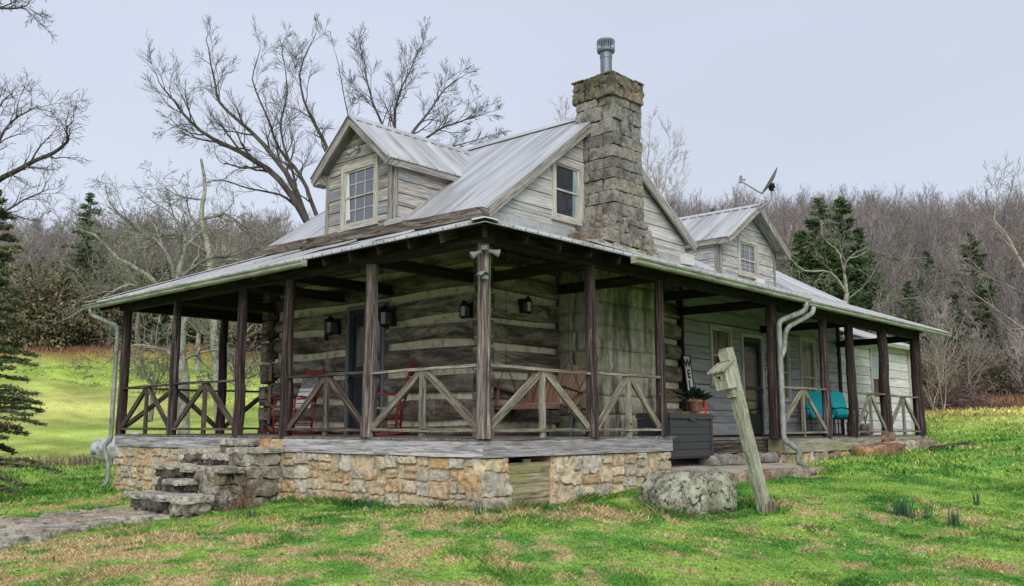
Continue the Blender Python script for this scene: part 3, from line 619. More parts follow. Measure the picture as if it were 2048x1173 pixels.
mb = MB(); mb.beam((XE-.02, 2.1, wz(2.1)-.06), (XE-.02, 6.1, wz(6.1)-.06), .04, .14); mb.beam((XE-.02, 6.1, wz(6.1)-.06), (XE-.02, 10.5, wz(1.9)-.06), .04, .14); mk('barge_board', mb, W_trim, WR)
mb = MB(); mb.prism([(15.7, 2.2, 2.5), (15.7, 10, 2.5), (15.7, 6.1, wz(6.1)-.2)], (-.06, 0, 0)); HP('siding', mb, W_addn)
# addition at the far end
mb = MB(); mb.box(15.73, 2.13, -.5, 20.85, 7, 2.5); HP('addition_core', mb, M_dark)
mb = MB(); siding(mb, (0, 2.12, 0), (1, 0, 0), (0, -1, 0), [(15.74, -.2), (20.9, -.2), (20.9, 2.5), (15.74, 2.5)], .25, [(17.85, 18.95, .85, 2.32)]); HP('siding', mb, W_addn)
mb = MB(); mb.box(20.86, 2.04, -.2, 20.98, 2.13, 2.5); HP('corner_board', mb, W_frame)
mb = MB(); metal(mb, [(15.8, 1.82, 2.52), (21.2, 1.82, 2.52), (21.2, 4.6, 3.55), (15.8, 4.6, 3.55)], (1, 0, 0)); metal(mb, [(15.8, 4.6, 3.55), (21.2, 4.6, 3.55), (21.2, 7.4, 2.52), (15.8, 7.4, 2.52)], (1, 0, 0)); AR = HP('addition_roof', mb, M_metal)
mb = MB(); mb.box(15.8, 1.72, 2.42, 21.15, 1.83, 2.51); HP('gutter', mb, M_gutter)

# windows: casing with sashes, muntins and panes
def window(x0, x1, z0, z1, O, u, n, cols=3, rows=2, pane=M_glass, split=.5, frame=W_frame, cw=.085, muntop=True, munbot=True, pane2=None, sill=True):
    O, u, n = Vector(O), Vector(u), Vector(n); Z = Vector((0, 0, 1))
    def P(s, z, d): return O+u*s+Z*z+n*d
    def bar(mb, a, b, c, d, d0, d1):
        horiz = (b-a) > (d-c); mb.prism([P(a, c, d0), P(b, c, d0), P(b, d, d0), P(a, d, d0)], n*(d1-d0), u if horiz else Z)
    f = MB(); bar(f, x0, x0+cw, z0, z1, .0, .06); bar(f, x1-cw, x1, z0, z1, .0, .06); bar(f, x0+cw, x1-cw, z1-cw, z1, .0, .06); bar(f, x0+cw, x1-cw, z0, z0+cw*.8, .0, .06)
    if sill: bar(f, x0-.03, x1+.03, z0-.03, z0+.012, .0, .085)
    fo = HP('window', f, frame)
    a, b, c, d = x0+cw, x1-cw, z0+cw*.8, z1-cw; zm = c+(d-c)*split; s = .035; m = MB()
    for (lo, hi, dep) in ((zm-.015, d, .034), (c, zm+.02, .022)):
        bar(m, a, a+s, lo, hi, .012, dep); bar(m, b-s, b, lo, hi, .012, dep); bar(m, a+s, b-s, hi-s, hi, .012, dep); bar(m, a+s, b-s, lo, lo+s, .012, dep)
    mk('sash', m, frame, fo)
    m = MB(); mt = .018
    for (lo, hi, on) in ((zm+.02, d-s, muntop), (c+s, zm-.015, munbot)):
        if not on: continue
        for i in range(1, cols): q = a+s+(b-a-2*s)*i/cols; bar(m, q-mt/2, q+mt/2, lo, hi, .010, .02)
        for i in range(1, rows): q = lo+(hi-lo)*i/rows; bar(m, a+s, b-s, q-mt/2, q+mt/2, .0095, .019)
    if m.v: mk('muntin', m, frame, fo)
    m = MB(); m.poly([P(a, zm, .008), P(b, zm, .008), P(b, d, .008), P(a, d, .008)], u, Z); mk('pane', m, pane, fo)
    m = MB(); m.poly([P(a, c, .0075), P(b, c, .0075), P(b, zm, .0075), P(a, zm, .0075)], u, Z); mk('pane', m, pane2 or pane, fo)
    return fo
window(WX0, WX1, WZ0, WZ1, (0, 2.12, 0), (1, 0, 0), (0, -1, 0), muntop=False, munbot=False, pane=M_glass, cw=.1)
# sheer curtain strip seen through the right half of the gable window
mb = MB(); mb.prism([(4.42, 2.108, 3.86), (4.56, 2.108, 3.86), (4.56, 2.108, 4.74), (4.45, 2.108, 4.74)], (0, -.003, 0)); HP('curtain', mb, M_curt)
window(9.02, 9.95, 1.0, 2.32, (0, 2.11, 0), (1, 0, 0), (0, -1, 0), muntop=False, munbot=False, pane=M_curtd, pane2=M_glass, cw=.09)
window(12.28, 12.72, .74, 2.12, (0, 2.11, 0), (1, 0, 0), (0, -1, 0), muntop=False, munbot=False, pane=M_curtd, cw=.06)
window(13.32, 14.2, .36, 2.36, (0, 2.11, 0), (1, 0, 0), (0, -1, 0), muntop=False, munbot=False, pane=M_curtd, pane2=M_glass, cw=.08)
window(17.85, 18.95, .85, 2.32, (0, 2.12, 0), (1, 0, 0), (0, -1, 0), muntop=False, munbot=False, pane=M_curt, pane2=M_glass, split=.45, cw=.12)
# doors
def door(name, O, u, n, x0, x1, z0, z1, frame, knobside=1):
    O, u, n = Vector(O), Vector(u), Vector(n); Z = Vector((0, 0, 1))
    def P(s, z, d): return O+u*s+Z*z+n*d
    def bar(mb, a, b, c, d, d0, d1): mb.prism([P(a, c, d0), P(b, c, d0), P(b, d, d0), P(a, d, d0)], n*(d1-d0), u if (b-a) > (d-c) else Z)
    f = MB(); bar(f, x0, x0+.07, z0, z1, -.04, .07); bar(f, x1-.07, x1, z0, z1, -.04, .07); bar(f, x0+.07, x1-.07, z1-.07, z1, -.04, .07)
    f2 = MB(); a, b, c, d = x0+.07, x1-.07, z0+.02, z1-.07; bar(f2, a, a+.09, c, d, -.02, .03); bar(f2, b-.09, b, c, d, -.02, .03); bar(f2, a+.09, b-.09, d-.1, d, -.02, .03)
    bar(f2, a+.09, b-.09, c, c+.45, -.02, .02); bar(f2, a+.09, b-.09, c+.98, c+1.06, -.02, .03)
    do = HP(name, f2, mat('storm_door_dark', (.02, .024, .028), .5)[0]); mk('door_frame', f, frame, do)
    m = MB(); m.poly([P(a+.09, c+.45, -.005), P(b-.09, c+.45, -.005), P(b-.09, d-.1, -.005), P(a+.09, d-.1, -.005)], u, Z); mk('pane', m, M_glass, do)
    m = MB(); k = P(b-.05 if knobside > 0 else a+.05, c+1.0, .03); m.tube([k, k+n*.05], .012, 8); m.tube([k+n*.05, k+n*.05+Vector((0, 0, -.1))], .012, 8); mk('handle', m, M_iron, do)
M_dframe, _, _ = mat('grey_green_door_frame', (.12, .14, .145), .6)
door('door', (2.12, 0, 0), (0, 1, 0), (-1, 0, 0), DOOR_Y0, DOOR_Y1, 0, 2.3, M_dframe)
door('door', (0, 2.11, 0), (1, 0, 0), (0, -1, 0), 10.36, 11.36, -.04, 2.22, W_frame)
mb = MB(); mb.prism([(2.113, 4.98, 1.2), (2.113, 5.25, 1.2), (2.113, 5.25, 1.86), (2.113, 5.20, 1.92), (2.113, 5.02, 1.92), (2.113, 4.98, 1.86)], (-.004, 0, 0)); HP('curtain', mb, M_curtd)

# dormers
def dormer(plane, c, hw, zb, ze, za, ov, depth_roof, O, u, n, wall_mat, trim, win, back, side_to, bh):
    """c centre along u, hw half width, zb..ze wall, za apex, ov roof overhang in front; back = inward distance of the ridge end"""
    O, u, n = Vector(O), Vector(u), Vector(n); Z = Vector((0, 0, 1))
    def P(s, z, d): return O+u*s+Z*z+n*d
    sl = (za-ze)/(hw+.02)
    core = MB(); core.prism([P(c-hw, zb-.3, -.02), P(c+hw, zb-.3, -.02), P(c+hw, ze, -.02), P(c, za-.05, -.02), P(c-hw, ze, -.02)], -n*(back-.1)); d_ = HP('dormer', core, wall_mat)
    s = MB(); siding(s, O, u, n, [(c-hw, zb), (c+hw, zb), (c+hw, ze), (c, za-.04), (c-hw, ze)], bh, [win])
    for sg in (-1, 1):       # side walls
        siding(s, O+u*(c+sg*hw)-n*0, -n, u*sg, [(0.0, zb-.1), (back-.1, zb-.1), (back-.1, ze), (0.0, ze)], bh)
    mk('siding', s, wall_mat, d_)
    for sg in (-1, 1):
        t = MB(); t.beam(P(c+sg*(hw-.035), zb-.02, .035), P(c+sg*(hw-.035), ze, .035), .09, .03, up=n); t.beam(P(c+sg*(hw+.035), zb-.02, -.03), P(c+sg*(hw+.035), ze, -.03), .09, .03, up=u*sg)
        mk('corner_board', t, trim, d_)
    r = MB(); hwr = hw+.17; zeR = ze-.17*sl+.06; zaR = za+.06
    for sg in (-1, 1): metal(r, [P(c+sg*hwr, zeR, ov), P(c, zaR, ov), P(c, zaR, -back-.3), P(c+sg*hwr, zeR, -depth_roof)], n)
    ro = mk('dormer_roof', r, M_metal, d_)
    t = MB()
    for sg in (-1, 1): t.prism([P(c, zaR+.035, ov+.02), P(c+sg*.13, zaR+.035-.13*sl, ov+.02), P(c+sg*.13, zaR+.035-.13*sl, -back-.1), P(c, zaR+.035, -back-.1)], (0, 0, .01))
    mk('ridge_cap', t, M_metal, d_)
    t = MB()
    for sg in (-1, 1):
        t.beam(P(c+sg*hwr, zeR-.07, ov-.03), P(c, zaR-.08, ov-.03), .04, .13, seg=6, jit=.002)
        t.beam(P(c+sg*(hwr-.03), zeR-.06, ov-.06), P(c+sg*(hwr-.03), zeR-.06, -depth_roof+.02), .03, .11)
        t.prism([P(c+sg*(hw+.0), zeR-.1, ov-.05), P(c+sg*hwr, zeR-.13, ov-.05), P(c+sg*hwr, zeR-.02, ov-.05), P(c+sg*hw, zeR+.08, ov-.05)], -n*.25)
    mk('barge_board', t, trim, d_)
    t = MB()        # soffit
    for sg in (-1, 1): t.prism([P(c+sg*hwr, zeR-.03, ov-.01), P(c, zaR-.03, ov-.01), P(c, zaR-.03, -.02), P(c+sg*hwr, zeR-.03, -.02)], (0, 0, .012))
    mk('soffit', t, trim, d_)
    return d_
FDW = (4.56, 5.62, 3.72, 4.92)
d1 = dormer('x', 5.14, .95, 3.62, 4.86, 5.70, .28, 1.85, (1.99, 0, 0), (0, 1, 0), (-1, 0, 0), W_dorm, W_trim, FDW, 2.9, None, .235)
window(*FDW, (1.99, 0, 0), (0, 1, 0), (-1, 0, 0), 3, 2, M_glassm, cw=.1)
mb = MB(); mb.prism([(1.99-.02, 5.36, 3.9), (1.97, 5.49, 3.9), (1.97, 5.49, 4.8), (1.97, 5.43, 4.8)], (-.003, 0, 0)); HP('curtain', mb, M_white)
mb = MB(); mb.prism([(1.86, 3.8, 3.60), (1.86, 4.25, 3.60), (1.86, 4.25, 3.67), (1.86, 3.8, 3.67)], (.1, 0, .06)); HP('step_flashing', mb, M_flash)
WDW = (10.36, 11.28, 3.56, 4.42)
W_dorm2 = wood('blue_white_board', [(.25, (.2, .2, .2)), (.45, (.42, .41, .40)), (.7, (.52, .51, .49))], (.9, 10, 10), patch=((.22, .33, .46), .52, .66, 1.8), rnd=(.88, 1.1), crack=.3)
d2 = dormer('y', 10.86, 1.30, 3.42, 4.28, 5.13, .38, 2.1, (0, 2.1, 0), (1, 0, 0), (0, -1, 0), W_dorm2, W_trim, WDW, 3.0, None, .25)
window(*WDW, (0, 2.1, 0), (1, 0, 0), (0, -1, 0), 3, 3, M_glassm, split=.42, cw=.09)
mb = MB(); mb.box(11.1, 2.0, 3.45, 11.5, 2.07, 3.56); HP('vent_cover', mb, M_white)

# chimney
ch = MB()
def courses(mb, z0, z1, ext0, ext1, ch_h, nx, ny, rough=.10, gap=.012, nst=4):
    z = z0
    while z < z1-.03:
        h = min(ch_h*R.uniform(.8, 1.2), z1-z); t = (z+h/2-z0)/(z1-z0); e = [a+(b-a)*t for a, b in zip(ext0, ext1)]
        xs = [e[0]]+sorted(e[0]+(e[1]-e[0])*(i+R.uniform(-.25, .25))/nx for i in range(1, nx))+[e[1]]
        ys = [e[2]]+sorted(e[2]+(e[3]-e[2])*(i+R.uniform(-.22, .22))/ny for i in range(1, ny))+[e[3]]
        for i in range(nx):
            for j in range(ny):
                if 0 < i < nx-1 and 0 < j < ny-1: continue
                jx = R.uniform(-.018, .018); jy = R.uniform(-.018, .018)
                mb.stone(((xs[i]+xs[i+1])/2+jx, (ys[j]+ys[j+1])/2+jy, z+h/2), (xs[i+1]-xs[i])/2-gap/2, (ys[j+1]-ys[j])/2-gap/2, h/2-gap/2, rough=rough, n=nst, rnd=.10)
        z += h
courses(ch, 3.86, 6.08, (4.72, 5.65, 1.39, 2.29), (4.74, 5.63, 1.41, 2.27), .235, 3, 3, nst=8, rough=.085, gap=.014)
courses(ch, 3.1, 3.86, (4.05, 6.05, 1.30, 2.3), (4.66, 5.70, 1.36, 2.3), .2, 4, 3, nst=8, rough=.2, gap=.02)
CH = HP('chimney', ch, S_chim)
mb = MB(); courses(mb, 6.08, 6.52, (4.68, 5.68, 1.35, 2.34), (4.69, 5.67, 1.36, 2.33), .22, 3, 3, rough=.22, nst=8, gap=.015); mk('chimney_top', mb, S_cap, CH)
mb = MB(); mb.box(4.80, 1.48, 3.0, 5.56, 2.2, 6.44); mb.box(4.2, 1.42, 3.0, 5.9, 2.2, 3.5); mk('mortar_core', mb, S_cap, CH)
mb = MB(); mb.box(3.98, 1.29, -.1, 5.92, 2.2, 3.2)
for fc in range(2):
    z = -.05
    while z < 3.1:
        h = R.uniform(.3, .42)
        if fc == 0:
            xs = [3.96, R.uniform(4.5, 4.75), R.uniform(5.2, 5.45), 5.94]
            for a, b in zip(xs, xs[1:]): mb.stone(((a+b)/2, 1.335, z+h/2), (b-a)/2-.004, .07, h/2-.004, rough=.12, n=5, rnd=.12)
        else:
            xs = [1.27, R.uniform(1.6, 1.8), 2.12]
            for a, b in zip(xs, xs[1:]): mb.stone((4.02, (a+b)/2, z+h/2), .065, (b-a)/2-.004, h/2-.004, rough=.12, n=5, rnd=.12)
        z += h
mk('chimney_base', mb, M_parge, CH, smooth=True)
mb = MB(); mb.prism([(3.9, 1.08, 3.14), (6.3, 1.08, 3.11), (6.3, 1.4, 3.24), (3.9, 1.4, 3.27)], (0, 0, .02)); mk('flashing', mb, M_metal, CH)
mb = MB(); mb.lathe((5.02, 1.75, 0), [(0, 6.4), (.108, 6.4), (.108, 6.92), (.115, 6.93), (.115, 7.04), (.1, 7.05), (.09, 7.06), (0, 7.06)], 24); mk('flue_pipe', mb, M_steel, CH, smooth=False)
mb = MB(); mb.lathe((5.02, 1.75, 0), [(.11, 7.03), (.16, 7.05), (.168, 7.08), (.168, 7.1)], 24); mb.lathe((5.02, 1.75, 0), [(.168, 7.24), (.172, 7.26), (.16, 7.28), (.07, 7.3), (0, 7.31)], 24); mb.lathe((5.02, 1.75, 0), [(.06, 7.05), (.10, 7.16), (.06, 7.28)], 12)
for k in range(30):
    t = 2*pi*k/30; x, y = 5.02+.166*cos(t), 1.75+.166*sin(t); mb.tube([(x, y, 7.09), (x, y, 7.25)], .0055, 4)
for z in (7.13, 7.17, 7.21):
    mb.lathe((5.02, 1.75, 0), [(.164, z-.004), (.170, z), (.164, z+.004)], 24)
mk('flue_cap', mb, M_steel, CH)
# ------------------------------------------------------------------ porch
def guill(x0, x1, z0, z1, out, smax, smin):
    w, h = x1-x0, z1-z0
    if (w < smax*R.uniform(.7, 1.5) and h < smax*.62*R.uniform(.6, 1.3)) or (w < smin*2 and h < smin*1.3): out.append((x0, x1, z0, z1)); return
    if w > h*1.55 or h < smin*1.3:
        c = x0+w*R.uniform(.35, .65); guill(x0, c, z0, z1, out, smax, smin); guill(c, x1, z0, z1, out, smax, smin)
    else:
        c = z0+h*R.uniform(.35, .65); guill(x0, x1, z0, c, out, smax, smin); guill(x0, x1, c, z1, out, smax, smin)
def veneer(mb, O, u, n, x0, x1, z0, z1, smax=.42, smin=.12, proud=.05, gap=.032, nst=8):
    O, u, n = Vector(O), Vector(u), Vector(n); out = []; guill(x0, x1, z0, z1, out, smax, smin)
    for (a, b, c, d) in out:
        p = O+u*(a+b)/2; pr = proud*R.uniform(.5, 1.3); fa = R.uniform(-.07, .07); u_, z_ = u*cos(fa)+Vector((0, 0, sin(fa))), Vector((0, 0, cos(fa)))-u*sin(fa)
        if R.random() < .05: continue
        mb.stone((p.x+n.x*(pr-.06), p.y+n.y*(pr-.06), O.z+(c+d)/2), (b-a)/2-gap*R.uniform(.3, .7), .06, (d-c)/2-gap*R.uniform(.3, .7), rough=.2, n=nst, ax=(tuple(u_), tuple(-n), tuple(z_)), rnd=.14)
fm = MB(); fs = MB(); 
fm.box(.02, .02, -1.6, .45, 10.02, -.24); fm.box(.45, .02, -1.3, .42+0, .3, -.3)
fm.box(1.30, .02, -1.4, 4.12, .4, -.24); fm.box(4.0, .4, -1.4, 4.12, 2.1, -.26); fm.box(.45, 9.6, -1.6, 8, 10.02, -.24)
FM = HP('foundation_wall', fm, M_mortar)
veneer(fs, (.02, 0, 0), (0, 1, 0), (-1, 0, 0), .0, 4.4, -1.12, -.235); f3 = MB(); veneer(f3, (.02, 0, 0), (0, 1, 0), (-1, 0, 0), 5.6, 10.02, -1.25, -.235, smax=.44); mk('field_stone', f3, S_wall, FM); f3 = MB()
veneer(fs, (0, .02, 0), (1, 0, 0), (0, -1, 0), 0, .42, -1.1, -.235, smax=.42, smin=.16)
veneer(f3, (0, .02, 0), (1, 0, 0), (0, -1, 0), 1.30, 4.14, -1.1, -.235, smax=.46, smin=.15)
veneer(f3, (4.12, 0, 0), (0, 1, 0), (1, 0, 0), 0, 2.0, -1.0, -.25)
# big corner quoins
for (x, y, z, a, b, c) in ((.22, .06, -.56, .24, .1, .14), (.2, .07, -.33, .22, .1, .08), (.22, .05, -.8, .24, .1, .08), (.05, .2, -.55, .1, .17, .13), (1.5, .05, -.44, .17, .1, .15), (1.52, .05, -.76, .2, .1, .14)):
    (fs if x < 1 else f3).stone((x, y, z), a, b, c, rough=.26, n=8, rnd=.15)
mk('field_stone', fs, S_wall, FM); mk('field_stone', f3, S_wall, FM)
mb = MB(); 
for i, (a, b) in enumerate(((-.96, -.76), (-.755, -.575), (-.57, -.45), (-.445, -.31))): mb.beam((.43, .06, (a+b)/2), (1.29, .06, (a+b)/2), .03, b-a, seg=3, jit=.003)
mb.beam((.8, .075, -.29), (.94, .075, -.29), .03, .05); HP('crawl_space_door', mb, W_crawl)
# decks
dk = MB()
x = .0
for k in range(29):     # boards of the front deck run out from the log wall
    pass
y = -.04
while y < 9.98: dk.box(-.05, y, -.028, 2.12, y+.135, R.uniform(-.004, .002), u=(1, 0, 0)); y += .142
x = 2.13
while x < 4.14: dk.box(x, -.04, -.028, x+.135, 2.12, R.uniform(-.004, .002), u=(0, 1, 0)); x += .142
dk.box(2.13, 7.95, -.03, 8, 9.98, -.004)
DK = HP('deck', dk, W_deck)
mb = MB(); mb.beam((-.015, 0-.03, -.13), (-.015, 4.22, -.13), .05, .2, seg=10, jit=.004); mb.beam((-.015, 4.9, -.13), (-.015, 10.02, -.13), .05, .2, seg=9, jit=.004); mb.beam((-.04, -.015, -.13), (4.16, -.015, -.13), .05, .2, seg=9, jit=.004); mb.beam((4.14, .02, -.13), (4.14, 2.1, -.13), .04, .2); mb.beam((0, 10.0, -.13), (8, 10.0, -.13), .05, .2)
mk('fascia_board', mb, W_grey, DK)
mb = MB(); x = 5.62
while x < 7.9: mb.box(x, .30, -.09, x+.135, 2.1, -.062, u=(0, 1, 0)); x += .142
x = 7.92
while x < 15.72: mb.box(x, -.03, -.10, x+.135, 2.1, -.072, u=(0, 1, 0)); x += .142
D2 = HP('deck', mb, W_deck)
mb = MB(); mb.beam((5.6, .29, -.21), (7.95, .29, -.21), .04, .22, seg=4, jit=.003); mk('fascia_board', mb, W_raild, D2)
mb = MB(); mb.beam((7.93, -.02, -.22), (15.74, -.02, -.22), .05, .25, seg=12, jit=.004); mb.beam((7.94, .0, -.22), (7.94, .3, -.22), .04, .25); mk('fascia_board', mb, W_greyg, D2)
mb = MB(); mb.box(8.0, .15, -1.0, 15.6, .5, -.36); SF = HP('foundation_wall', mb, M_mortar)
mb = MB(); x = 7.9
while x < 11.2:
    w_ = R.uniform(.3, .6); mb.stone((x+w_/2, .06+R.uniform(-.03, .05), -.5), w_/2-.015, .12, .14, rough=.25, n=5); x += w_
mk('field_stone', mb, S_orange, SF, smooth=True)
# posts
def post(x, y, z0=0, z1=2.42, r=.088, m=W_post, lean=(0, 0)):
    mb = MB(); K = 14; pts = []; rad = []; s = R.random()*99
    for k in range(K+1):
        t = k/K; pts.append((x+(nv((t*4, s, 0))-.5)*.03+lean[0]*t, y+(nv((t*4, s, 5))-.5)*.03+lean[1]*t, z0+(z1-z0)*t)); rad.append(r*(1.06-.16*t)*(1+(nv((t*9, s, 9))-.5)*.12))
    mb.tube(pts, rad, 12, jit=.055); return HP('porch_post', mb, m)
FY = [0, 2.22, 4.25, 5.60, 7.85, 9.93]
post(0, 0, m=W_postpale, r=.092); post(0, 2.22, m=W_postpale, r=.1); post(0, 4.25, r=.092); post(0, 5.6, r=.085); post(0, 7.85, r=.08); post(.02, 9.93, r=.095)
post(2.17, 0, r=.085, z1=2.5, m=W_post); post(3.93, 0, r=.08, z1=2.5, m=W_post)
for x in (2.15, 4.3, 6.4): post(x, 9.93, r=.09)
post(7.75, .02, -.07, r=.115)
for x, r_ in ((9.98, .09), (11.3, .1), (13.2, .12), (15.38, .13)): post(x, 0, -.07, 2.36, r=r_)
# plate beams and tie beams
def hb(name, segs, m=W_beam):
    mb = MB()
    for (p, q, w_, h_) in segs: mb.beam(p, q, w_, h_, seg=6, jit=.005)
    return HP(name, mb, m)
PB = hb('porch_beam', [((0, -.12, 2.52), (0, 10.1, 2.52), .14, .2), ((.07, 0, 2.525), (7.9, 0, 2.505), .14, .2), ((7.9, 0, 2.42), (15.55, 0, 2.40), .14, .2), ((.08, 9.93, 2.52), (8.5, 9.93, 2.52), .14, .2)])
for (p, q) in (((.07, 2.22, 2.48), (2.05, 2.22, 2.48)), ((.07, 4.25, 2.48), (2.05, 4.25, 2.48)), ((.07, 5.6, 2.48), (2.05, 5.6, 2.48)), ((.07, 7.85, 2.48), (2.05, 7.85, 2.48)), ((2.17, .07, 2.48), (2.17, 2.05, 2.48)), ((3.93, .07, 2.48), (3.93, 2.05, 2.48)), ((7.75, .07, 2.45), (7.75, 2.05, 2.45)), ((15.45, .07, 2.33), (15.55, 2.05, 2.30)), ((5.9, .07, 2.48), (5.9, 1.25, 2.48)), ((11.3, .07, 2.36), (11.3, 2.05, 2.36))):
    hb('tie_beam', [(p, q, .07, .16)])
# rafters
def rafter(p, q): 
    mb = MB(); mb.beam(p, q, .045, .13, up=(0, 0, 1)); HP('rafter', mb, W_raild if R.random() < .3 else W_beam)
sl_ = (WZ-EZ)/2.55
y = .42
while y < 10.2:
    xt = 2.07 if 2.1 < y < 8.05 else (y if y <= 2.1 else max(.4, 2.07-(y-8.05)))
    rafter((-.36, y, EZ+.09*sl_-.085), (xt, y, EZ+(xt+.45)*sl_-.085)); y += .62
x = .42
while x < 15.6:
    yt = min(x, 2.07) if x < 2.1 else 2.07
    if 3.9 < x < 6: yt = 1.2
    rafter((x, -.36, EZ+.09*sl_-.09-(.05 if x > 8.2 else 0)), (x, yt, EZ+(yt+.45)*sl_-.09-(.04 if x > 8.2 else 0))); x += .66
mb = MB(); mb.beam((-.3, -.3, EZ-.06), (2.05, 2.05, WZ-.1), .06, .15); HP('hip_rafter', mb, W_beam)
mb = MB(); mb.beam((-.32, 10.42, EZ-.06), (2.05, 8.0, WZ-.08), .06, .15); HP('hip_rafter', mb, W_beam)
# purlins under the sheets
mb = MB()
for t in (.12, .45, .78): 
    xx = -.45+2.55*t; zz = EZ+(xx+.45)*sl_-.025; mb.beam((xx, xx+.02, zz), (xx, 10.5-(xx+.45), zz), .09, .02); mb.beam((xx+.02, xx, zz), (16.4, xx, zz-.05), .09, .02)
HP('purlin', mb, W_beam)
# gutters: K-profile trough
def gutter(p, q, out):
    p, q, out = Vector(p), Vector(q), Vector(out); mb = MB(); d = q-p
    prof = [(0, 0), (.085, 0), (.1, .02), (.095, .045), (.12, .07), (.122, .09), (.112, .09), (.108, .075), (.085, .05), (.088, .012), (.01, .012), (.01, .09), (0, .09)]
    P = [p+out*a+Vector((0, 0, b)) for a, b in prof]; n = len(P)
    for i in range(n): 
        a, b = P[i], P[(i+1) % n]; mb.poly([a, b, b+d, a+d], d.normalized())
    mb.poly([p+out*a+Vector((0, 0, b)) for a, b in prof[:6]]+[p+Vector((0, 0, .09))]); mb.poly([(p+out*a+Vector((0, 0, b)))+d for a, b in prof[:6]][::-1]+[p+d+Vector((0, 0, .09))])
    return HP('gutter', mb, M_gutter)
gutter((-.44, 3.18, EZ-.1), (-.44, 10.75, EZ-.1), (-1, 0, 0)); gutter((2.55, -.44, EZ-.1), (8.25, -.44, EZ-.12), (0, -1, 0)); gutter((8.28, -.42, EZ-.155), (16.6, -.42, EZ-.155), (0, -1, 0))
def downspout(pts, r=.042, rings=()):
    mb = MB(); P = [Vector(p) for p in pts]; 
    # round the corners
    Q = [P[0]]
    for i in range(1, len(P)-1):
        a, b, c = P[i-1], P[i], P[i+1]; la = min(.09, (b-a).length*.45); lc = min(.09, (c-b).length*.45); s = b+(a-b).normalized()*la; e = b+(c-b).normalized()*lc
        for t in (0, .25, .5, .75, 1): Q.append(s*(1-t)**2+b*2*t*(1-t)+e*t*t)
    Q.append(P[-1]); rad = [r*(1+(.05 if k % 2 else -.03) if 0 < k < len(Q)-1 else r/r) for k in range(len(Q))]; rad = [r*(1.0+(.06 if k % 2 else -.02)) for k in range(len(Q))]
    mb.tube(Q, rad, 12); return HP('downspout', mb, M_pipe, smooth=True)
downspout([(-.5, 10.42, 2.46), (-.5, 10.42, 2.34), (-.12, 10.02, 2.12), (-.12, 10.02, .05), (-.12, 10.0, -.1), (-.22, 10.10, -.22), (-.13, 10.03, -.55), (-.13, 10.03, -.92), (-.22, 10.1, -1.02)])
downspout([(8.12, -.5, 2.45), (8.12, -.5, 2.30), (7.66, -.17, 2.08), (7.66, -.17, .1), (7.66, -.17, -.1), (7.9, -.36, -.3), (7.9, -.3, -.5), (8.08, -.45, -.62)], .05)
downspout([(8.45, -.5, 2.40), (8.45, -.48, 2.28), (7.9, -.22, 1.98), (7.84, -.18, 1.8), (7.84, -.18, 1.58), (7.70, -.17, 1.42)], .048)
# railings
def railing(p, q, z=0, zt=.9, m=W_rail, flip=False, dj=0):
    p, q = Vector(p), Vector(q); d = (q-p).normalized(); p = p+d*.07; q = q-d*.07; mid = (p+q)/2+d*R.uniform(-.03, .03); nrm = d.cross(Vector((0, 0, 1)))
    def V(a, zz, o=0): return Vector((a.x, a.y, z+zz))+nrm*o
    mb = MB(); mb.beam(V(p, zt), V(q, zt+R.uniform(-.02, .02)), .09, .038, seg=5, jit=.004); r_ = HP('railing', mb, m)
    mb = MB(); mb.beam(V(p, .10), V(q, .10), .085, .04, seg=5, jit=.004); mk('bottom_rail', mb, m, r_)
    mb = MB(); mb.beam(V(mid, .0), V(mid, zt-.02), .09, .045, up=nrm, seg=4, jit=.003); mk('king_post', mb, m, r_)
    for e, sg in ((p, -1), (q, 1)):
        mb = MB(); mb.beam(V(e+d*(-sg)*.02, .13, .005), V(mid+d*sg*.035, zt-.03, .005), .045, .09, seg=5, jit=.004); mk('brace', mb, m, r_)
for a, b, m in ((0, 2.22, W_rail), (2.22, 4.25, W_raild), (5.6, 7.85, W_raild), (7.85, 9.93, W_raild)): railing((0, a, 0), (0, b, 0), m=m)
railing((0, 0, 0), (2.17, 0, 0)); railing((2.17, 0, 0), (3.93, 0, 0))
railing((7.75, 0, 0), (9.98, 0, 0), -.07, .95); railing((11.3, 0, 0), (13.2, 0, 0), -.07, .93); railing((13.2, 0, 0), (15.38, 0, 0), -.07, .92)
railing((0, 9.93, 0), (2.15, 9.93, 0), m=W_raild); railing((2.15, 9.93, 0), (4.3, 9.93, 0), m=W_raild); railing((4.3, 9.93, 0), (6.4, 9.93, 0), m=W_raild)

# ------------------------------------------------------------------ patio, steps, path, boulders
mb = MB(); mb.prism([(4.15, -.72, -.56), (5.6, -.82, -.57), (7.4, -.62, -.55), (7.92, -.1, -.52), (7.92, .3, -.40), (7.92, 2.1, -.38), (4.15, 2.1, -.34)], (0, 0, -.3)); 
o = mk('concrete_patio', mb, M_concrete); o['kind'] = 'structure'
mb = MB(); x = 4.2
while x < 7.9:
    w_ = R.uniform(.35, .65); t = (x+w_/2-4.2)/3.7; mb.stone((x+w_/2, -.78+.1*sin(t*5)+(.45*max(0, t-.75)*2), -.68), w_/2-.005, .13, .12, rough=.3, n=5); x += w_
o = mk('patio_edging', mb, S_orange, None, smooth=True); tag(o, 'row of rough stones edging the concrete patio between the porches', 'stone edging')
mb = MB()
for x, w_ in ((5.7, .55), (6.3, .6), (6.95, .6), (7.6, .6)): mb.stone((x, .16, -.42), w_/2, .15, .09, rough=.2, n=5)
o = mk('stone_step', mb, S_chim, None, smooth=True); tag(o, 'long low grey stone step in front of the dark boarded deck edge', 'step')
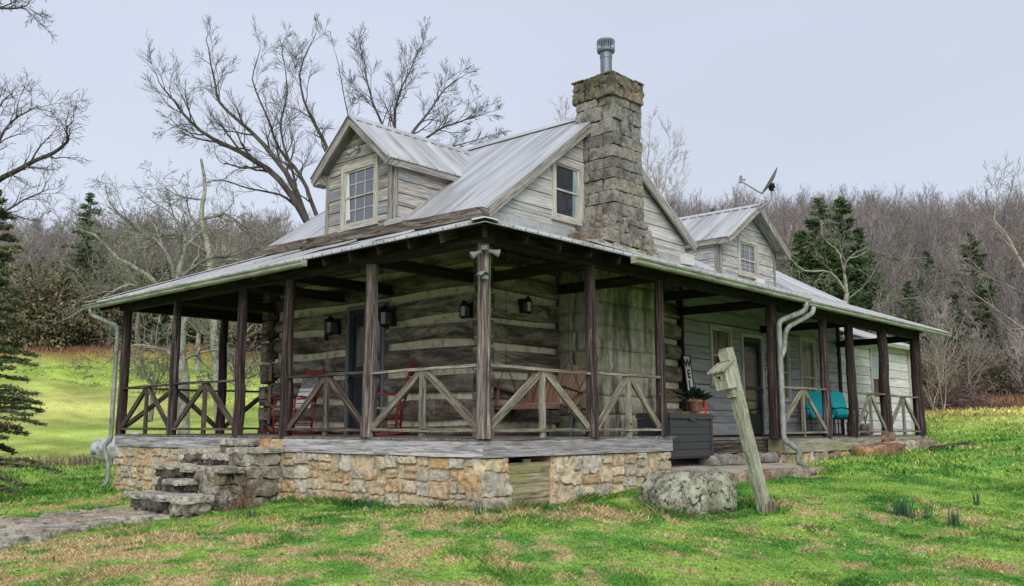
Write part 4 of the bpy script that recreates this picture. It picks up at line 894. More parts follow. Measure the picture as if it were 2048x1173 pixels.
# stone steps up to the front porch
ST = empty('stone_steps', 'rough dry-laid stone steps with cheek walls climbing to the front porch', 'steps', (-.9, 5.4, -1.15)); SI = Matrix.Translation((.9, -5.4, 1.15))
def stp(name, blocks, rough=.26):
    mb = MB()
    for (x, y, z, a, b, c) in blocks: mb.stone((x, y, z), a, b, c, rotz=R.uniform(-.12, .12), rough=rough, n=16, rnd=.1)
    o = mk(name, mb, S_step, ST); o.matrix_parent_inverse = SI
def slabs(nm, boxes, lay=.10, rough=.16, m=None):
    mb = MB()
    for (x0, x1, y0, y1, z0, z1) in boxes:
        z = z1
        while z > z0:
            h = min(R.uniform(.7, 1.4)*lay, z-z0+.02); ny = 1 if (y1-y0) < .45 else (2 if (y1-y0) < 1 else 3); ys = [y0]+sorted(y0+(y1-y0)*(i+R.uniform(-.25, .25))/ny for i in range(1, ny))+[y1]
            for a, b in zip(ys, ys[1:]):
                j = [R.uniform(-.035, .035) for _ in range(4)]; mb.stone(((x0+x1)/2+j[0], (a+b)/2+j[1], z-h/2), (x1-x0)/2+j[2], (b-a)/2-.004, h/2-.003, rotz=R.uniform(-.06, .06), rough=rough, n=8, rnd=.12)
            z -= h
    o = mk(nm, mb, m or S_step, ST); o.matrix_parent_inverse = SI
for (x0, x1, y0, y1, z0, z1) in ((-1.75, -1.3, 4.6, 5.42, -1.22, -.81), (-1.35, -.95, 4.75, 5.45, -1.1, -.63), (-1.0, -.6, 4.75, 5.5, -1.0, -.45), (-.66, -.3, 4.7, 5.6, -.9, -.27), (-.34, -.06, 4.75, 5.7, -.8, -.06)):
    slabs('tread', [(x0, x1, y0, y1, z1-.075, z1)], .08, .22, S_tread); slabs('riser', [(x0+.05, x1, y0+.02, y1-.02, z0, z1-.08)], .16, .25, S_dark)
slabs('cheek_wall', [(-.66, -.1, 4.2, 4.72, -1.05, -.24), (-1.16, -.74, 4.15, 4.74, -1.15, -.50)], .2, .25)
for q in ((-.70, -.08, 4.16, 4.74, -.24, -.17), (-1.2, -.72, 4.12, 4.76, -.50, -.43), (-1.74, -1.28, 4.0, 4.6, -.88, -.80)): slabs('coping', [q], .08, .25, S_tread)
slabs('cheek_wall', [(-1.7, -1.3, 4.05, 4.58, -1.22, -.88)], .16, .3); slabs('wall_pier', [(-.10, 0.02, 4.22, 4.78, -1.0, -.04)], .2, .2, S_wall)
slabs('cheek_wall', [(-.72, -.1, 5.64, 6.1, -1.1, -.27), (-1.12, -.75, 5.58, 6.08, -1.15, -.50), (-1.58, -1.16, 5.5, 6.1, -1.25, -.90)], .15, .3, S_dark)
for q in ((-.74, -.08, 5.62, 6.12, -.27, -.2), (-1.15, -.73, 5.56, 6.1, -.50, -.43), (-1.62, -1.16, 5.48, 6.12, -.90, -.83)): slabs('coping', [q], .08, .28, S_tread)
PG = 'flagstones of the path to the front steps'
seen_ = {}
def pathlabel(x, y):
    t = (x+2.0)*-.85+(y-5)*-.3; rows = ['first', 'second', 'third', 'fourth', 'fifth', 'sixth', 'seventh']; row = int(min(6, max(0, round((-x-2.0)/.62)))); s = y-(5.2-.36*row*1.0)
    q_ = (row, s > .25, s < -.25); seen_[q_] = seen_.get(q_, 0)+1
    return ('further ' if seen_[q_] > 1 else '')+'flagstone in the %s row out from the steps, %s' % (rows[row], 'on the house side' if s > .25 else ('on the viewer side' if s < -.25 else 'mid path'))
PL = [(-2.0, 5.15, .62, .24), (-1.95, 5.6, .5, .2), (-2.05, 4.7, .5, .18), (-2.7, 5.35, .42, .26), (-2.75, 4.85, .5, .2), (-2.75, 4.45, .4, .16), (-3.3, 5.05, .42, .2), (-3.35, 4.55, .42, .2), (-3.35, 4.1, .42, .16), (-3.2, 5.5, .42, .16), (-3.95, 4.75, .4, .22), (-4.0, 4.25, .42, .2), (-3.95, 3.8, .42, .18), (-4.6, 4.35, .42, .2), (-4.6, 3.85, .42, .22), (-4.5, 3.4, .42, .18), (-5.2, 3.9, .45, .22), (-5.2, 3.3, .45, .2), (-2.5, 5.75, .42, .14)]
for i, (x, y, a, b) in enumerate(PL):
    mb = MB(); mb.stone((0, 0, 0), a*.9, b*.88, .05, rotz=-.5+R.uniform(-.15, .15), rough=.45, n=8, rnd=.2); c = R.random()
    for k in range(len(mb.r)): mb.r[k] = c
    o = mk('flagstone', mb, S_path, None, smooth=True, loc=(x, y, gz(x, y)+.035)); tag(o, pathlabel(x, y), 'flagstone', PG)
mb = MB(); mb.stone((0, 0, .18), .53, .38, .31, rotz=-.70, rough=.2, n=28, rnd=.8, seed=22)
o = mk('boulder', mb, S_bould, None, smooth=True, loc=(2.74, -1.17, gz(2.74, -1.17)-.03)); tag(o, 'large lichen-covered boulder in the grass left of the leaning birdhouse post', 'boulder')
for i, (x, y, a, lab) in enumerate(((11.2, -.35, .42, 'rust-coloured squared rock at the left end of the rocks by the porch'), (12.1, -.42, .45, 'grey squared rock among the rocks along the far porch'), (13.2, -.3, .6, 'long dark flat rock against the far porch deck'), (14.5, -.25, .7, 'low broad rock furthest along the far porch deck'), (12.9, -.12, .3, 'small pointed dark rock leaning on the far porch fascia'))):
    mb = MB(); mb.stone((0, 0, 0), a if i < 4 else .17, .22 if i < 4 else .1, .13 if i < 4 else .12, rough=.3, n=8); o = mk('rock', mb, S_orange, None, smooth=True, loc=(x, y, gz(x, y)+(.06 if i < 4 else .3))); tag(o, lab, 'rock', 'rocks along the far porch')
mb = MB(); mb.beam((13.2, -.95, gz(13.2, -.95)+.05), (16.2, -.85, gz(16.2, -.85)+.02), .12, .09, seg=8, jit=.01)
o = mk('landscape_timber', mb, W_raild); tag(o, 'dark landscape timber lying in the grass beyond the rocks', 'timber')

# ------------------------------------------------------------------ birdhouse post
b0 = Vector((3.28, -2.0, -.98)); BP = empty('birdhouse_post', 'leaning lichened timber post carrying a small wooden birdhouse', 'birdhouse', tuple(b0))
lean = (at(1452, 697, 12.28)-b0); Lp = lean.length; zA = lean.normalized(); xA = Vector((.99, -.11, 0)); xA = (xA-zA*xA.dot(zA)).normalized(); yA = zA.cross(xA)   # xA faces right, -yA towards the lane
def BL(name, mb, m): 
    for i, v in enumerate(mb.v): v = Vector(v); mb.v[i] = tuple(xA*v.x+yA*v.y+zA*v.z)
    return mk(name, mb, m, BP)
mb = MB(); mb.beam((0, 0, -.15), (0, 0, Lp), .15, .13, up=(0, 1, 0), seg=14, jit=.0035); pz = BL('post', mb, W_bark)
hz = Lp-.42
mb = MB(); w_, dp = .085, .19; ox = -.03
# box body in front (towards -x of the post frame, facing the viewer's left)
FD = Vector((-.68, -.73, 0)); 
mb.prism([(-.30, -.10, hz-.12), (-.075, -.10, hz-.12), (-.075, -.10, hz+.20), (-.30, -.10, hz+.13)], (0, .20, 0), u=(0, 0, 1)); bx_ = BL('birdhouse_box', mb, W_birdh)
mb = MB(); mb.prism([(-.36, -.14, hz+.115), (-.07, -.14, hz+.225), (-.07, -.14, hz+.25), (-.36, -.14, hz+.14)], (0, .28, 0), u=(0, 1, 0)); BL('birdhouse_roof', mb, W_birdh)
mb = MB(); mb.prism([(-.16, -.05, hz-.24), (-.075, -.05, hz-.24), (-.075, -.05, hz-.12), (-.16, -.05, hz-.12)], (0, .1, 0)); BL('birdhouse_bracket', mb, W_birdh)
mb = MB(); mb.prism([(-.10, -.075, hz+.25), (-.076, -.075, hz+.25), (-.076, -.075, hz+.38), (-.10, -.075, hz+.38)], (0, .15, 0)); BL('back_board', mb, W_birdh)
mb = MB(); mb.prism([(-.306, -.045, hz-.0), (-.3005, -.045, hz-.0), (-.3005, -.045, hz+.09), (-.306, -.045, hz+.09)], (0, .09, 0)); BL('entrance_plate', mb, W_birdh)
mb = MB(); mb.lathe((-.308, 0, hz+.045), [(0, 0), (.02, 0), (.02, .003)], 16, axis='x'); BL('entrance_hole', mb, M_dark)
mb = MB()
for (x, y, h, a) in ((.12, .0, .22, .03), (-.11, -.05, .12, .03), (-.04, -.11, .16, .028), (.05, -.1, .10, .03), (.1, .08, .18, .03)): mb.beam((b0.x*0+x, y, -.1), (x*.95, y, h), .07, a, seg=2, jit=.004)
mk('wedge_stake', mb, W_rail, BP)

# ------------------------------------------------------------------ porch furniture
def rocker(loc, rz, label, throw):
    E_ = empty('rocking_chair', label, 'rocking chair', loc, rz, 'red rocking chairs on the front porch')     # faces +x locally
    def part(nm, segs, m=W_red, n=8):
        mb = MB()
        for s in segs: mb.tube(s[0], s[1], n)
        return mk(nm, mb, m, E_, smooth=True)
    for sy in (-.25, .25):
        part('rocker', [([(-.50+.1*k, sy, .02+.22*((k-5.0)/5.5)**2*.5) for k in range(11)], .017)])
        part('leg', [([(.24, sy, .05), (.23, sy, .64)], [.019, .016])]); part('back_post', [([(-.20, sy*.9, .06), (-.22, sy*.9, .42), (-.36, sy*.92, .85), (-.46, sy*.92, 1.18)], [.019, .02, .017, .013])])
        mb = MB(); mb.beam((-.28, sy*1.02, .645), (.30, sy*1.06, .665), .07, .022); mk('armrest', mb, W_red, E_)
    part('stretcher', [([(.235, -.25, z), (.235, .25, z)], .011) for z in (.16, .28)]+[([(-.21, -.22, z), (-.21, .22, z)], .011) for z in (.2,)]+[([(-.21, s, z), (.235, s*1.05, z)], .011) for s in (-.23, .23) for z in (.17, .28)])
    mb = MB(); mb.prism([(-.21, -.225, .40), (.25, -.26, .43), (.25, .26, .43), (-.21, .225, .40)], (0, 0, .03)); mk('seat', mb, M_rush, E_)
    for z, x in ((.62, -.285), (.80, -.34), (.98, -.40), (1.10, -.435)):
        mb = MB(); mb.prism([(x, -.215, z-.04), (x-.02, 0, z-.045), (x, .215, z-.04), (x-.01, .215, z+.035), (x-.04, 0, z+.055), (x-.01, -.215, z+.035)], (-.012, 0, .002)); mk('back_slat', mb, W_red, E_)
    if throw:
        mb = MB(); mb.prism([(-.235, -.19, .5), (-.235, .19, .5), (-.385, .19, 1.0), (-.385, -.19, 1.0)], (.025, 0, .01)); o = mk('throw', mb, M_fabric); o.location = loc; o.rotation_euler = (0, 0, rz); tag(o, 'grey cloth draped over the back of the left red rocking chair', 'throw')
        mb = MB()
        mb.grid(lambda u, v: (-.17-.13*v*.9+.07*(1-(2*u-1)**4)*(1-(2*v-1)**4)*1, -.2+.4*u*(1), .46+.36*v), 14, 14); mb.grid(lambda u, v: (-.17-.13*v*.9-.05*(1-(2*u-1)**4)*(1-(2*v-1)**4), -.2+.4*u, .46+.36*v), 14, 14)
        P_ = mk('pillow', mb, M_pillow, None, smooth=True); P_.location = loc; P_.rotation_euler = (0, 0, rz); tag(P_, 'small white cushion with dark print on the left red rocking chair', 'cushion')
        mb = MB(); 
        def pr(y0, y1, z0, z1, m_, nm):
            q = MB()
            def fx(y, z): u = (y+.2)/.4; v = (z-.46)/.36; return -.17-.117*v+.07*(1-(2*u-1)**4)*(1-(2*v-1)**4)+.004
            q.grid(lambda u, v: (fx(y0+(y1-y0)*u, z0+(z1-z0)*v), y0+(y1-y0)*u, z0+(z1-z0)*v), 8, 3); mk(nm, q, m_, P_)
        pr(-.12, .12, .615, .65, M_maroon, 'stripe_print'); pr(-.03, .03, .63, .69, M_maroon, 'emblem_print')
        for k, (t0) in enumerate((-.14, -.105, -.07, -.035, 0, .035, .07, .105)): pr(t0, t0+.024, .745, .765, M_navy, 'lettering')
        pr(-.10, .10, .54, .553, M_navy, 'lettering')
    return E_
rocker((1.22, 5.82, 0), pi+.15, 'red rocking chair facing out, cushion on its seat, left of the door', True)
rocker((1.40, 3.55, 0), radians(130), 'red rocking chair seen from the side, right of the front door', False)
# porch swing (faces -x, hung from the tie beams)
SW = empty('porch_swing', 'red cedar porch swing with fan-shaped slatted back hanging on chains at the porch corner', 'porch swing', (2.3, .68, .42))
def sw(nm, mb, m=W_swing, smooth=False): return mk(nm, mb, m, SW, smooth)
mb = MB()
for k in range(5): mb.beam((.02+k*.1, 0, .05+(.012 if k == 0 else -.012*k)), (.02+k*.1, 1.32, .05+(.012 if k == 0 else -.012*k)), .085, .022)
mb.beam((-.02, 0, .02), (-.02, 1.32, .02), .02, .07); sw('seat', mb)
for k in range(13):
    t = (k-6)/6.; y0 = .66+t*.52; y1 = .66+t*.66; h = .50+.17*cos(abs(abs(t)-.5)*pi)
    if abs(t) > .92: h -= .12
    mb = MB(); mb.beam((.47, y0, .0), (.47+.42*h, y1, h), .083, .02, up=(1, 0, 0)); sw('back_slat', mb)
for y in (.02, 1.30):
    mb = MB(); mb.prism([(-.02, y, .06), (-.04, y, -.02), (.1, y, -.06), (.5, y, -.14), (.6, y, -.1), (.5, y, .02)], (0, .03, 0)); sw('side_bracket', mb, W_raild)
    mb = MB(); mb.beam((-.04, y, .33), (.55, y, .24), .09, .025); sw('armrest', mb, W_raild)
    mb = MB(); mb.beam((.03, y, .05), (.05, y, .32), .05, .03); sw('arm_post', mb)
    # chains
    def chain(p, q, nm='chain'):
        p, q = Vector(p), Vector(q); L = (q-p).length; d = (q-p).normalized(); n = int(L/.034); mb = MB(); s = d.cross(Vector((0, 1, 0))).normalized(); s2 = d.cross(s)
        for k in range(n):
            c = p+d*(k+.5)*L/n; e = s if k % 2 else s2; P = [c+d*(.022*cos(a))+e*(.010*sin(a)) for a in [2*pi*i/8 for i in range(9)]]; mb.tube(P, .0032, 4, cap=False)
        mk(nm, mb, M_iron, SW)
    yy = y+.01
    chain((.25, yy, 1.96), (.25, yy, .72)); chain((.25, yy, .72), (.02, yy, .31)); chain((.25, yy, .72), (.5, yy, .27))
# table behind the swing
TB = empty('side_table', 'small dark metal-legged table behind the porch swing', 'table', (3.25, 1.25, 0))
mb = MB(); mb.box(-.3, -.25, .40, .3, .25, .43); mk('table_top', mb, M_iron, TB)
for (x, y) in ((-.26, -.2), (.26, -.2), (.26, .2), (-.26, .2)): mb = MB(); mb.tube([(x, y, .0), (x, y, .4)], .018, 8); mk('leg', mb, M_steel, TB)
mb = MB(); mb.stone((0, 0, .11), .17, .1, .11, rough=.1, n=5); o = mk('stone_block', mb, S_chim, None, True, loc=(3.2, .95, 0)); tag(o, 'squared stone block on the deck under the small table', 'block')
# lanterns on the log wall
def lantern(loc, rz, label, s=1.0):
    E_ = empty('wall_lantern', label, 'lantern', loc, rz, 'black lanterns on the log walls')     # sticks out along -x locally
    mb = MB(); mb.box(-.03*s, -.05*s, -.16*s, .05, .05*s, .12*s); mb.tube([(-.02, 0, .05*s), (-.1*s, 0, .12*s), (-.16*s, 0, .13*s)], .012*s, 6); mk('bracket', mb, M_black, E_)
    mb = MB(); mb.lathe((-.16*s, 0, 0), [(0, .16*s), (.02*s, .155*s), (.055*s, .10*s), (.10*s, .05*s), (.105*s, .035*s), (.09*s, .035*s)], 6); mb.lathe((-.16*s, 0, 0), [(.08*s, -.14*s), (.09*s, -.14*s), (.09*s, -.16*s), (.03*s, -.19*s), (0, -.19*s)], 6)
    for k in range(6): t = 2*pi*k/6; mb.tube([(-.16*s+.082*s*cos(t), .082*s*sin(t), -.15*s), (-.16*s+.092*s*cos(t), .092*s*sin(t), .04*s)], .007*s, 4)
    mk('cage', mb, M_black, E_)
    mb = MB(); mb.lathe((-.16*s, 0, 0), [(.072*s, -.14*s), (.08*s, .035*s)], 6); mk('lamp_glass', mb, M_lampg, E_)
lantern((2.02, 5.72, 1.98), 0, 'black lantern on the log wall left of the front door', 1.05); lantern((2.02, 4.17, 2.03), 0, 'black lantern on the log wall right of the front door', 1.1)
lantern((2.02, 2.28, 1.98), 0, 'black lantern near the corner of the front log wall', .85); lantern((2.96, 2.02, 2.12), pi/2, 'black lantern on the side log wall above the porch swing', .85)
mb = MB(); mb.beam((1.99, 6.02, 1.72), (1.99, 6.02, 2.12), .06, .05); o = mk('boot_jack', mb, W_beam); tag(o, 'short dark wooden bracket hung beside the left lantern', 'bracket')
# flood lights
def flood(loc, rz, label, heads):
    E_ = empty('flood_light', label, 'flood light', loc, rz, 'outdoor flood lights'); mb = MB(); mb.lathe((0, 0, 0), [(0, .04), (.05, .04), (.05, -.01), (0, -.01)], 12); mk('mount', mb, M_dish, E_)
    for (d) in heads:
        d = Vector(d).normalized(); p = Vector((0, 0, 0))+d*.05; mb = MB(); q = d.to_track_quat('Z', 'Y').to_matrix().to_4x4(); 
        mb.lathe((0, 0, 0), [(0, .0), (.022, 0), (.024, .05), (.028, .07), (.052, .13), (.052, .14)], 14); mb.xform(Matrix.Translation(p) @ q); h_ = mk('lamp_head', mb, M_dish, E_, smooth=True)
        mb = MB(); mb.lathe((0, 0, 0), [(.05, .138), (.035, .15), (0, .155)], 14); mb.xform(Matrix.Translation(p) @ q); mk('lens', mb, M_lampg, h_, smooth=True)
flood((-.12, -.12, 2.32), 0, 'twin flood lights on top of the near corner post', [(-.75, .5, -.5), (.75, -.6, -.25)])
flood((15.5, -.2, 2.32), 0, 'dark flood lights on the far end post of the side porch', [(.6, -.5, -.5), (-.5, -.6, -.3)])
flood((1.90, 5.12, 5.18), 0, 'grey flood light in the gable of the front dormer', [(-.6, .5, -.45)])
mb = MB(); mb.grid(lambda u, v: (-.16+.16*u-.05, -.11+.12*v-.05, 1.98+.05*sin(u*pi)+.02*sin(v*pi)), 8, 6); mb.box(-.13, -.14, 1.95, -.07, -.09, 1.99)
o = mk('post_sensor', mb, M_dish, None, True); tag(o, 'small grey hooded fixture halfway up the near corner post', 'fixture')
# satellite dish on the far dormer
DS = empty('satellite_dish', 'grey satellite dish on a braced pole at the far dormer peak', 'satellite dish', (10.75, 1.72, 5.08))
mb = MB(); mb.tube([(0, 0, 0), (.55, 0, .26), (.70, 0, .38), (.72, 0, .60)], .028, 8); mb.tube([(.5, 0, .24), (.12, -.02, -.12)], .009, 5); mb.tube([(.6, 0, .3), (-.28, .0, .0)], .009, 5); mb.tube([(.55, 0, .28), (.5, .0, -.25)], .009, 5); mk('mast', mb, M_dish, DS, True)
mb = MB(); c_ = Vector((.75, .02, .80)); nd = Vector((-.50, .70, .52)).normalized(); sv = nd.cross(Vector((0, 0, 1))).normalized(); su = nd.cross(sv)
for off in (0, .012):
    mb.grid(lambda u, v: c_+(su*.37*cos(2*pi*v)+sv*.34*sin(2*pi*v))*u+nd*(.075*u*u+off-.03), 6, 24)
mk('reflector', mb, M_dish, DS, True)
mb = MB(); lo = c_-su*.36*(1 if su.z > 0 else -1)+nd*.04; fe = lo+Vector((-.24, .42, .34)); mb.tube([lo, fe], .02, 6); mk('feed_arm', mb, M_dish, DS)
mb = MB(); mb.beam(fe+Vector((-.02, 0, -.05)), fe+Vector((.03, 0, .13)), .06, .05); mb.tube([fe+Vector((0, 0, .04)), fe+Vector((.06, -.1, .02))], .022, 8); mk('receiver', mb, M_dish, DS)
mb = MB(); mb.stone((.71, 0, .66), .07, .05, .09, rough=.3, n=4); mk('bracket', mb, M_iron, DS)
# storage box, sign, flower pot, stand
SB = empty('storage_box', 'charcoal slatted resin deck box standing on the patio beside the near porch', 'storage box', (4.86, .35, -.36))
mb = MB()
for k in range(5): mb.box(-.62, -.30+.004*(k % 2), .03+k*.118, .62, .30, .03+k*.118+.108)
mb.box(-.6, -.28, 0, .6, .28, .62)
for x in (-.64, .60): mb.box(x, -.315, 0, x+.05, .31, .63)
mk('body', mb, M_resin, SB); mb = MB(); mb.box(-.66, -.33, .635, .67, .33, .70); mb.box(-.63, -.30, .70, .64, .30, .72); mb.box(-.08, -.34, .60, .08, -.328, .66); mk('lid', mb, M_resin, SB)
TS = empty('plant_stand', 'orange-tan wooden stand behind the right end of the deck box', 'plant stand', (5.95, .62, -.35)); 
mb = MB(); mb.box(-.13, -.16, 0, .13, -.12, .72, u=(0, 0, 1)); mb.box(-.13, .12, 0, .13, .16, .72, u=(0, 0, 1)); mk('side_panel', mb, M_tan, TS); mb = MB(); mb.box(-.15, -.18, .72, .15, .18, .75); mk('top', mb, M_tan, TS)
PT = empty('flower_pot', 'pale clay flower pot with dark plant and red ribbon on the tan stand', 'flower pot', (5.83, .55, .402))
mb = MB(); mb.lathe((0, 0, 0), [(0, 0), (.09, 0), (.115, .17), (.13, .17), (.13, .21), (.11, .21), (.10, .17), (0, .17)], 20); mk('pot', mb, M_terra, PT, True)
mb = MB()
for k in range(130):
    a = R.random()*2*pi; el = R.uniform(.1, 1.4); L = R.uniform(.1, .24); c = Vector((cos(a)*cos(el), sin(a)*cos(el), sin(el)*.8))*L*.55+Vector((0, 0, .2)); d = Vector((cos(a)*cos(el), sin(a)*cos(el), sin(el)*.7)); s = d.cross(Vector((R.uniform(-1, 1), R.uniform(-1, 1), 1))).normalized()*L*.2
    if k == 0 or k == 1: d = Vector((-.9, .4, .35))*1.6; L = .3
    mb.poly([c, c+d*L*.5+s, c+d*L, c+d*L*.5-s])
mk('leaves', mb, M_leafd, PT)
mb = MB()
for a in (.3, 1.6, 2.7, 4.6): mb.prism([(.12, -.06, .17), (.12+.11*cos(a), -.08, .17+.11*sin(a)), (.12+.11*cos(a+.6), -.08, .17+.11*sin(a+.6))], (0, -.02, 0))
mb.prism([(.09, -.11, .2), (.15, -.11, .2), (.19, -.11, -.14), (.14, -.11, -.12)], (0, -.006, 0)); mk('ribbon', mb, M_redrib, PT)
SG = empty('welcome_sign', 'tall narrow white sign with black letters spelling welcome, leaning on the grey wall', 'sign', (8.02, 1.86, -.06))
mb = MB(); tl = .055
mb.box(-.115, -.012, 0, .115, .012, 1.62, u=(0, 0, 1)); b_s = mk('board', mb, M_white, SG); mb = MB(); mb.box(-.14, -.02, -.02, -.115, .016, 1.64); mb.box(.115, -.02, -.02, .14, .016, 1.64); mb.box(-.14, -.02, 1.62, .14, .016, 1.645); mk('frame', mb, M_char, SG)
for i, ch_ in enumerate('WELCOME'):
    cu = bpy.data.curves.new('letter', 'FONT'); cu.body = ch_; cu.size = .235; cu.align_x = 'CENTER'; cu.extrude = .004; cu.offset = .006
    to = bpy.data.objects.new('tmp', cu); COL.objects.link(to); dg = bpy.context.evaluated_depsgraph_get(); me = bpy.data.meshes.new_from_object(to.evaluated_get(dg)); bpy.data.objects.remove(to)
    me.materials.clear(); me.materials.append(M_char); lo_ = bpy.data.objects.new('letter', me); COL.objects.link(lo_); lo_.parent = SG; lo_.rotation_euler = (pi/2, 0, 0); lo_.location = (0, -.0165, 1.40-i*.215)
SG.rotation_euler = (radians(-5), radians(-3.5), 0)
mb = MB(); mb.tube([(0, 0, 0), (0, -.12, .1), (.05, -.2, .0), (.2, -.2, -.02)], .01, 5); mb.prism([(.0, -.1, -.05), (.12, -.14, -.08), (.02, -.14, .14)], (.01, -.01, .01)); o = mk('garden_ornament', mb, M_dish, None, loc=(8.12, 1.95, .62)); tag(o, 'small crooked metal ornament on the grey wall above the deck box', 'ornament')
mb = MB(); mb.lathe((0, 0, 0), [(0, -.09), (.05, -.07), (.07, 0), (.04, .08), (0, .1)], 8); o = mk('door_lantern', mb, M_black, None, loc=(10.3-.17+1.5, 1.98, 1.72)); tag(o, 'small dark lantern on the grey wall beside the storm door', 'lantern')
mb = MB(); mb.tube([(.19*cos(a), 0, .19*sin(a)) for a in [2*pi*k/20 for k in range(21)]], .05, 7, jit=.35); o = mk('wreath', mb, M_leafd, None, loc=(12.05, 2.0, 1.75)); tag(o, 'dark wreath on the grey wall right of the storm door', 'wreath')
# chairs on the far porch
BC = empty('slatted_chair', 'burgundy slatted chair on the far porch under the narrow window', 'chair', (10.95, 1.2, -.07), pi*1.5+.3, )
for (x, y) in ((.22, .24), (.22, -.24), (-.22, .24), (-.22, -.24)): mb = MB(); mb.tube([(x, y, 0), (x, y, .42)], .02, 6); mk('leg', mb, M_iron, BC)
mb = MB(); mb.box(-.25, -.27, .42, .27, .27, .46); mb.lathe((.25, 0, .40), [(0, 0), (.03, .01)], 6); mk('seat', mb, M_burg, BC)
for z in (.62, .80, .96): mb = MB(); mb.prism([(-.25-.06*(z-.4), -.26, z-.06), (-.25-.06*(z-.4), .26, z-.06), (-.27-.06*(z-.4), .26, z+.07), (-.27-.06*(z-.4), 0, z+.10), (-.27-.06*(z-.4), -.26, z+.07)], (-.02, 0, 0)); mk('back_slat', mb, M_burg, BC)
for y in (-.27, .27): mb = MB(); mb.tube([(-.24, y, .4), (-.31, y, 1.05)], .018, 6); mk('back_post', mb, M_iron, BC)
def metal_chair(loc, rz, label, cushion=True):
    E_ = empty('metal_armchair', label, 'armchair', loc, rz, 'metal armchairs on the far porch')
    for (x, y) in ((.25, .27), (.25, -.27), (-.25, .27), (-.25, -.27)): mb = MB(); mb.tube([(x, y, 0), (x*.95, y, .4)], .014, 6); mk('leg', mb, M_iron, E_)
    mb = MB(); mb.box(-.26, -.28, .385, .28, .28, .40)
    for y in (-.29, .29): mb.tube([(-.3, y, .62), (0, y*1.04, .65), (.26, y*1.04, .62), (.3, y*1.04, .55), (.25, y, .4)], .014, 6)
    mk('frame', mb, M_iron, E_)
    mb = MB(); mb.tube([(-.28, -.27, .4), (-.40, -.27, .9), (-.44, -.15, 1.02), (-.45, 0, 1.06), (-.44, .15, 1.02), (-.40, .27, .9), (-.28, .27, .4)], .014, 6)
    for k in range(-2, 3): mb.tube([(-.28, k*.1, .42), (-.44, k*.1, 1.02-.02*k*k*.4)], .008, 5)
    mk('back_frame', mb, M_iron, E_)
    if cushion:
        mb = MB(); mb.stone((0, 0, .45), .27, .26, .05, rough=.05, n=8, rnd=.25); mb.stone((0, 0, 0), .05, .255, .31, rough=.05, n=8, rnd=.25); nv_ = len(mb.v)//2
        mb.xform(Matrix.Translation((-.30, 0, .74)) @ Matrix.Rotation(-.24, 4, 'Y'), nv_); o = mk('chair_cushion', mb, M_turq, None, True); o.location = loc; o.rotation_euler = (0, 0, rz); tag(o, 'turquoise seat and back cushion on the '+('left' if 'left' in label else 'right')+' metal armchair', 'cushion')
metal_chair((12.8, 1.4, -.07), -pi/2-.9, 'black metal armchair with turquoise cushion, the left one'); metal_chair((13.4, .95, -.07), -pi/2-.25, 'black metal armchair with turquoise cushion, the right one')
metal_chair((14.1, 1.45, -.07), -pi/2-.5, 'bare black wire-backed armchair behind the turquoise ones', False)
for x, y, s, lb in ((12.75, .62, 1, 'leftmost'), (13.25, .8, .95, 'middle'), (13.65, .7, .9, 'rightmost')):
    mb = MB(); mb.lathe((0, 0, 0), [(0, 0), (.12*s, 0), (.13*s, .28*s), (.14*s, .29*s), (.14*s, .31*s), (.12*s, .31*s), (.11*s, .2*s), (0, .2*s)], 16); o = mk('crock', mb, M_bucket, None, True, loc=(x, y, -.07)); tag(o, lb+' of the three dull white crocks under the turquoise-cushioned chairs', 'crock', 'white crocks on the far porch')
# propane tank behind the lawn
t0 = at(268, 925, 29); TK = empty('propane_tank', 'weathered white propane tank lying in the field behind the left downspout', 'propane tank', (t0.x, t0.y, gz(t0.x, t0.y)))
mb = MB(); mb.lathe((0, 0, .5), [(0, -1.3), (.18, -1.26), (.31, -1.14), (.37, -.95), (.37, .95), (.31, 1.14), (.18, 1.26), (0, 1.3)], 28, axis='x'); mk('tank_body', mb, M_tank, TK, True)
mb = MB(); mb.box(-.8, -.25, -.1, -.68, .25, .25); mb.box(.68, -.25, -.1, .8, .25, .25); mk('foot', mb, M_concrete, TK); mb = MB(); mb.lathe((0, 0, .85), [(.13, 0), (.14, .12), (.1, .17), (0, .18)], 14); mk('valve_dome', mb, M_tank, TK, True)
TK.rotation_euler = (0, 0, TH-pi/2+.5)
# ------------------------------------------------------------------ trees
M_barkd = stonem('dark_bark', [(.042, .038, .034), (.06, .054, .048)], blotch=((.2, .2, .16), .62), scale=2.2, bs=.6)
M_barkt = stonem('twig_bark', [(.06, .053, .048), (.09, .08, .072)], scale=3, bs=.1)
M_barkp = stonem('lichen_pale_bark', [(.23, .24, .185), (.29, .30, .23), (.15, .145, .12)], dark=((.08, .07, .06), .55), scale=2.5, bs=.6)
M_barkf = stonem('hillside_bark', [(.245, .21, .195), (.37, .325, .305), (.15, .13, .12)], scale=.8, bs=.1)
M_barkf2 = stonem('hillside_bark_pale', [(.48, .44, .40), (.33, .29, .27), (.4, .36, .33)], scale=.8, bs=.1)
M_need = stonem('cedar_foliage', [(.05, .105, .05), (.085, .145, .05), (.035, .08, .04), (.11, .16, .06)], scale=1.2, bs=.1)
M_needb = stonem('hemlock_foliage', [(.07, .12, .06), (.10, .15, .07), (.13, .15, .07), (.05, .09, .055), (.26, .19, .11)], scale=1.2, bs=.1)
M_brush = stonem('brush_twig', [(.2, .135, .125), (.27, .2, .17), (.13, .085, .08)], scale=1.5, bs=.1)
M_paletwig = stonem('pale_twig', [(.36, .33, .26), (.27, .25, .2)], scale=1.5, bs=.1)
